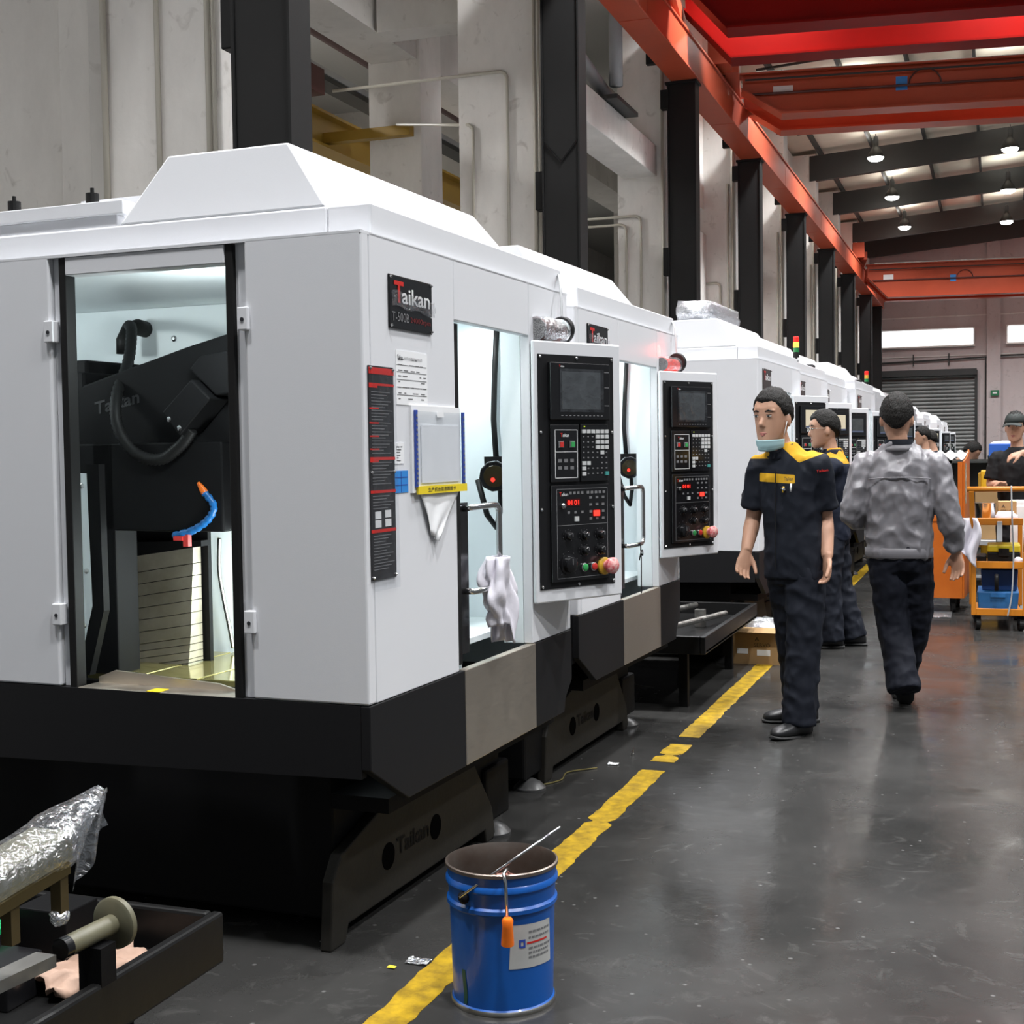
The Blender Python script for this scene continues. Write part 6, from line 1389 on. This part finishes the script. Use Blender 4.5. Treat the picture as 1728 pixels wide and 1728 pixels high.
# chest pocket pens and embroidered marks
def onchest(s_, z, out=0.135): return V(0.02, 0.02, z) + sd1 * s_ + f1 * out
bd_ = MB(); add_text(bd_, 'Taikan', lambda x, y: tuple(onchest(0.035 + x, 1.290 + y, 0.126)), width=0.05, height=0.018, bold=0.01); bd_.build('chest_lettering', m_text_k, p1)
MB().tube([onchest(0.075, 1.275, 0.128), onchest(0.072, 1.235, 0.126)], 0.0045, 8).build('pocket_pen', m_paper, p1, smooth=True)
MB().tube([onchest(0.022, 1.255, 0.130), onchest(0.042, 1.24, 0.13)], 0.007, 8).build('pocket_badge', m_chrome, p1, smooth=True)
MB().tube([onchest(0.034, 1.26, 0.13), onchest(0.030, 1.23, 0.13)], 0.005, 8).build('pocket_clip', m_yelring, p1, smooth=True)
MB().add([onchest(-0.02 + dx, z, 0.122) for i, (dx, z) in enumerate(((0, 1.34), (0.004, 1.34), (0.004, 0.84), (0, 0.84)))], [(0, 1, 2, 3)]).build('shirt_placket', m_blackf, p1, solid=0.004)

m = MB(); add_text(m, 'Taikan', lambda x, y: (0.145 + x, -0.119 + 0.35 * x, 1.328 + y + 0.12 * x), width=0.058, height=0.013, bold=0.01); m.build('sleeve_lettering', m_text_r, p1)
# ---------- worker in the grey jacket, seen from behind
c2 = dict(head=(-0.016, 0.0, 1.607), headF=(0.03, 1, -0.03), neck=(-0.005, -0.012, 1.462), face=(0.0, 1.0), chest=(0, 0, 1.27), voxel=0.006, seed=6.3, sleeve='long', shirt=m_greyj, shirtname='jacket', fold=0.017, collar=0.060,
    torso=[((-0.005, 0.0, 0.835), 0.170, 0.125), ((-0.005, 0.0, 0.86), 0.178, 0.130), ((-0.005, 0.0, 0.90), 0.176, 0.128), ((-0.004, 0.0, 1.03), 0.178, 0.128), ((0.0, 0.0, 1.17), 0.190, 0.130), ((0.0, 0.0, 1.29), 0.197, 0.120), ((0.0, 0.0, 1.385), 0.172, 0.094), ((0, -0.005, 1.445), 0.100, 0.074), ((0, -0.01, 1.475), 0.072, 0.066)],
    arms=[dict(j=((-0.180, 0.0, 1.345), (-0.252, -0.03, 1.08), (-0.215, 0.20, 1.02)), D=(0.2, 1, 0.1), N=(0.5, 0, -1), T=(1, 0, 0.3)),
          dict(j=((0.182, 0.0, 1.345), (0.262, -0.04, 1.075), (0.300, 0.03, 0.865)), D=(0.10, -0.05, -1), N=(-0.55, -0.8, 0), T=(-0.75, 0.6, 0), curl=0.9, sc=1.05)],
    hip=((-0.005, 0.0, 0.855), 0.155, 0.118), trousers=fabric('dark_navy_trousers', (0.008, 0.0095, 0.016)),
    legs=[dict(j=((-0.075, -0.01, 0.83), (-0.035, 0.03, 0.45), (0.025, -0.12, 0.155)), hd=(0.02, 1), pitch=0.95, base=0.03), dict(j=((0.08, 0.0, 0.83), (0.085, 0.14, 0.47), (0.0, 0.30, 0.11)), hd=(0.0, 1), pitch=0.0)])
p2, hp2, fr2, sd2, f2 = person('worker in grey jacket and dark trousers walking away from the camera', (-0.50, 7.70), R(3.6), c2)
def back(s_, z, out=0.0): return (s_, -0.128 - out + 0.35 * s_ * s_, z)
MB().tube([back(-0.165, 1.275, 0.003), back(-0.08, 1.282, 0.003), back(0, 1.283, 0.003), back(0.08, 1.282, 0.003), back(0.165, 1.275, 0.003)], 0.0035, 6).build('yoke_seam', m_greyj, p2, smooth=True)
m = MB(); m.loft([ring(V(-0.005, 0, z), sd2, f2, 0.180 + e, 0.132 + e, 30, 2.4) for z, e in ((0.838, 0.0), (0.842, 0.004), (0.890, 0.004), (0.894, 0.0))], caps=False); m.build('waistband', m_greyj, p2, smooth=True)
m = MB(); m.loft([ring(V(-0.005, -0.012, z), sd2, f2, r_, r_ * 1.0, 26, 2.0) for z, r_ in ((1.462, 0.080), (1.486, 0.076), (1.492, 0.074))], caps=False); m.build('collar_lining', m_navy, p2, smooth=True)

# ---------- worker with glasses at the fourth panel
def yoke3(c_): return min(c_.z - 1.335, 0.02, 0.16 - abs(c_.y), c_.x - 0.015)
c3 = dict(head=(-0.005, -0.02, 1.585), headF=(-1, -0.22, -0.10), neck=(0.045, -0.012, 1.425), face=(-1.0, -0.12), chest=(0.07, 0, 1.24), voxel=0.0065, seed=4.4, sleeve='short', shirt=fabric('navy_shirt_yoke', (0.009, 0.012, 0.023), 'yoke', (0.50, 0.26, 0.016)), attr=('yoke', yoke3),
    torso=[((0.055, 0.0, 0.78), 0.165, 0.120), ((0.055, 0.0, 0.92), 0.160, 0.120), ((0.06, 0.0, 1.06), 0.160, 0.115), ((0.065, 0.0, 1.18), 0.172, 0.118), ((0.07, 0.0, 1.27), 0.175, 0.110), ((0.066, 0.0, 1.36), 0.152, 0.092), ((0.056, 0.0, 1.415), 0.09, 0.072), ((0.05, 0.0, 1.445), 0.066, 0.064)],
    arms=[dict(j=((0.055, -0.165, 1.31), (-0.115, -0.20, 1.225), (-0.28, -0.12, 1.29)), D=(-1, 0.2, 0.1), N=(0, 0.3, -1), T=(0, 1, 0.3)),
          dict(j=((0.065, 0.16, 1.31), (0.04, 0.16, 1.04), (-0.20, 0.05, 1.045)), D=(-1, -0.1, 0.05), N=(0, 0.2, -1), T=(0, -1, 0.2))],
    hip=((0.055, 0, 0.85), 0.150, 0.118),
    legs=[dict(j=((0.04, -0.08, 0.83), (0.02, -0.09, 0.46), (0.045, -0.10, 0.10)), hd=(-1, -0.12), w=1.05), dict(j=((0.06, 0.08, 0.83), (0.10, 0.09, 0.46), (0.21, 0.06, 0.10)), hd=(-1, 0.05), w=1.05)])
p3, hp3, fr3, sd3, f3 = person('smiling worker with glasses in navy shirt, reaching to a control panel', (-1.17, 9.92), R(6.8), c3)
gl = MB()
for s_ in (-1, 1):
    gl.tube([hp3(s_ * 0.032 + 0.021 * math.cos(a), 0.102, 0.010 + 0.014 * math.sin(a)) for a in [R(x) for x in range(0, 361, 30)]], 0.0014, 6)
    gl.tube([hp3(s_ * 0.053, 0.100, 0.014), hp3(s_ * 0.080, 0.06, 0.012), hp3(s_ * 0.082, -0.005, 0.008)], 0.0016, 6)
gl.tube([hp3(-0.011, 0.104, 0.012), hp3(0.011, 0.104, 0.012)], 0.0014, 6); gl.build('glasses', m_chrome, p3, smooth=True)

# ---------- capped worker on the right
c4 = dict(head=(0.0, 0.0, 1.610), headF=(-0.22, -1, -0.05), neck=(0.02, 0.01, 1.42), face=(-0.25, -1), chest=(0.02, 0, 1.25), voxel=0.0085, seed=3.4, sleeve='short', shirt=m_blackf, fold=0.008, far=False,
    torso=[((0.03, 0.0, 0.80), 0.18, 0.13), ((0.03, 0.0, 1.0), 0.175, 0.125), ((0.025, 0.0, 1.17), 0.185, 0.125), ((0.02, 0.0, 1.28), 0.188, 0.115), ((0.02, 0.0, 1.36), 0.155, 0.088), ((0.02, 0.0, 1.41), 0.09, 0.07), ((0.02, 0.0, 1.435), 0.066, 0.062)],
    arms=[dict(j=((-0.150, 0.03, 1.335), (-0.205, 0.0, 1.10), (-0.09, -0.20, 1.10)), D=(-0.3, -0.4, 0.1), N=(0.5, -0.2, -1), T=(0.3, -0.4, 1)),
          dict(j=((0.195, -0.02, 1.335), (0.265, -0.15, 1.33), (0.055, -0.27, 1.385)), D=(-1, -0.1, -0.35), N=(0, 0.5, -1), T=(0, -1, -0.2))],
    hip=((0.03, 0, 0.85), 0.155, 0.12), trousers=m_blackf,
    legs=[dict(j=((-0.06, 0, 0.83), (-0.06, 0, 0.46), (-0.06, 0.02, 0.10)), hd=(-0.2, -1)), dict(j=((0.12, 0, 0.83), (0.12, 0, 0.46), (0.13, 0.02, 0.10)), hd=(0.1, -1))])
p4, hp4, fr4, sd4, f4 = person('worker in black shirt and dark cap behind the amber trolley', (0.165, 12.75), R(-0.7), c4)
S4, F4, U4 = fr4; Mx4 = Matrix((S4, F4, U4)).transposed().to_3x3()
cp_ = MB().ell(hp4(0, -0.004, 0.050), 0.089, 0.112, 0.090, 30, 18, M=Mx4, fn=lambda p: 1.0 if p.z > -0.05 else 0.9).build('cap', MAT('dark_green_cap', (0.012, 0.017, 0.015), 0.7), p4, smooth=True)
m = MB(); m.grid(lambda a, b_: hp4((a - 0.5) * 0.15, 0.08 + b_ * 0.085 * (1 - (2 * a - 1) ** 2 * 0.6), 0.048 - 0.022 * b_ - 0.02 * (2 * a - 1) ** 2), 14, 5); m.build('cap_peak', cp_.data.materials[0], p4, smooth=True, solid=0.004)

# ---------- distant workers
def far_pose(lean=0.0, face=(-1, 0), bend=0.0):
    fx, fy = face
    def P(a, z, side=0.0):   # a: forward offset
        return (fx * a - fy * side, fy * a + fx * side, z)
    return dict(head=P(0.05 + bend * 0.9, 1.60 - bend * 0.42), headF=(fx, fy, -0.1 - bend), neck=P(0.0 + bend * 0.62, 1.42 - bend * 0.30), face=face, chest=P(bend * 0.4, 1.25 - bend * 0.12), voxel=0.012, far=True, sleeve='long',
        torso=[(P(0, 0.80), 0.165, 0.12), (P(0, 0.95), 0.165, 0.12), (P(bend * 0.25, 1.12 - bend * 0.05), 0.17, 0.12), (P(bend * 0.42, 1.26 - bend * 0.15), 0.18, 0.115), (P(bend * 0.54, 1.35 - bend * 0.22), 0.15, 0.09), (P(bend * 0.6, 1.41 - bend * 0.28), 0.08, 0.07)],
        arms=[dict(j=(P(bend * 0.5, 1.32 - bend * 0.22, s_ * 0.17), P(0.10 + bend * 0.55, 1.08 - bend * 0.2, s_ * 0.21), P(0.30 + bend * 0.6, 1.12 - bend * 0.4, s_ * 0.12)), D=P(1, -0.1), N=(0, 0, -1), T=P(0, 0.2, -s_)) for s_ in (-1, 1)],
        hip=(P(0, 0.85), 0.15, 0.118), legs=[dict(j=(P(0, 0.83, s_ * 0.08), P(0.03, 0.46, s_ * 0.09), P(-0.02, 0.10, s_ * 0.10)), hd=face) for s_ in (-1, 1)])
q = far_pose(0, (-0.95, -0.3)); q.update(shirt=m_paleg, seed=1.7); person('distant worker in pale grey jacket beside the far machine panels', (-0.95, 20.2), 0, q)
q = far_pose(0, (-0.9, 0.4), 0.10); q.update(shirt=m_navy, seed=8.7); person('distant worker in navy shirt next to the pale grey jacket', (-0.80, 20.9), 0, q)
q = far_pose(0, (0.9, -0.3), 0.55); q.update(shirt=m_navy, seed=9.9, trousers=m_jean); person('distant worker in navy bending over behind the orange cart', (-0.78, 18.6), 0, q)
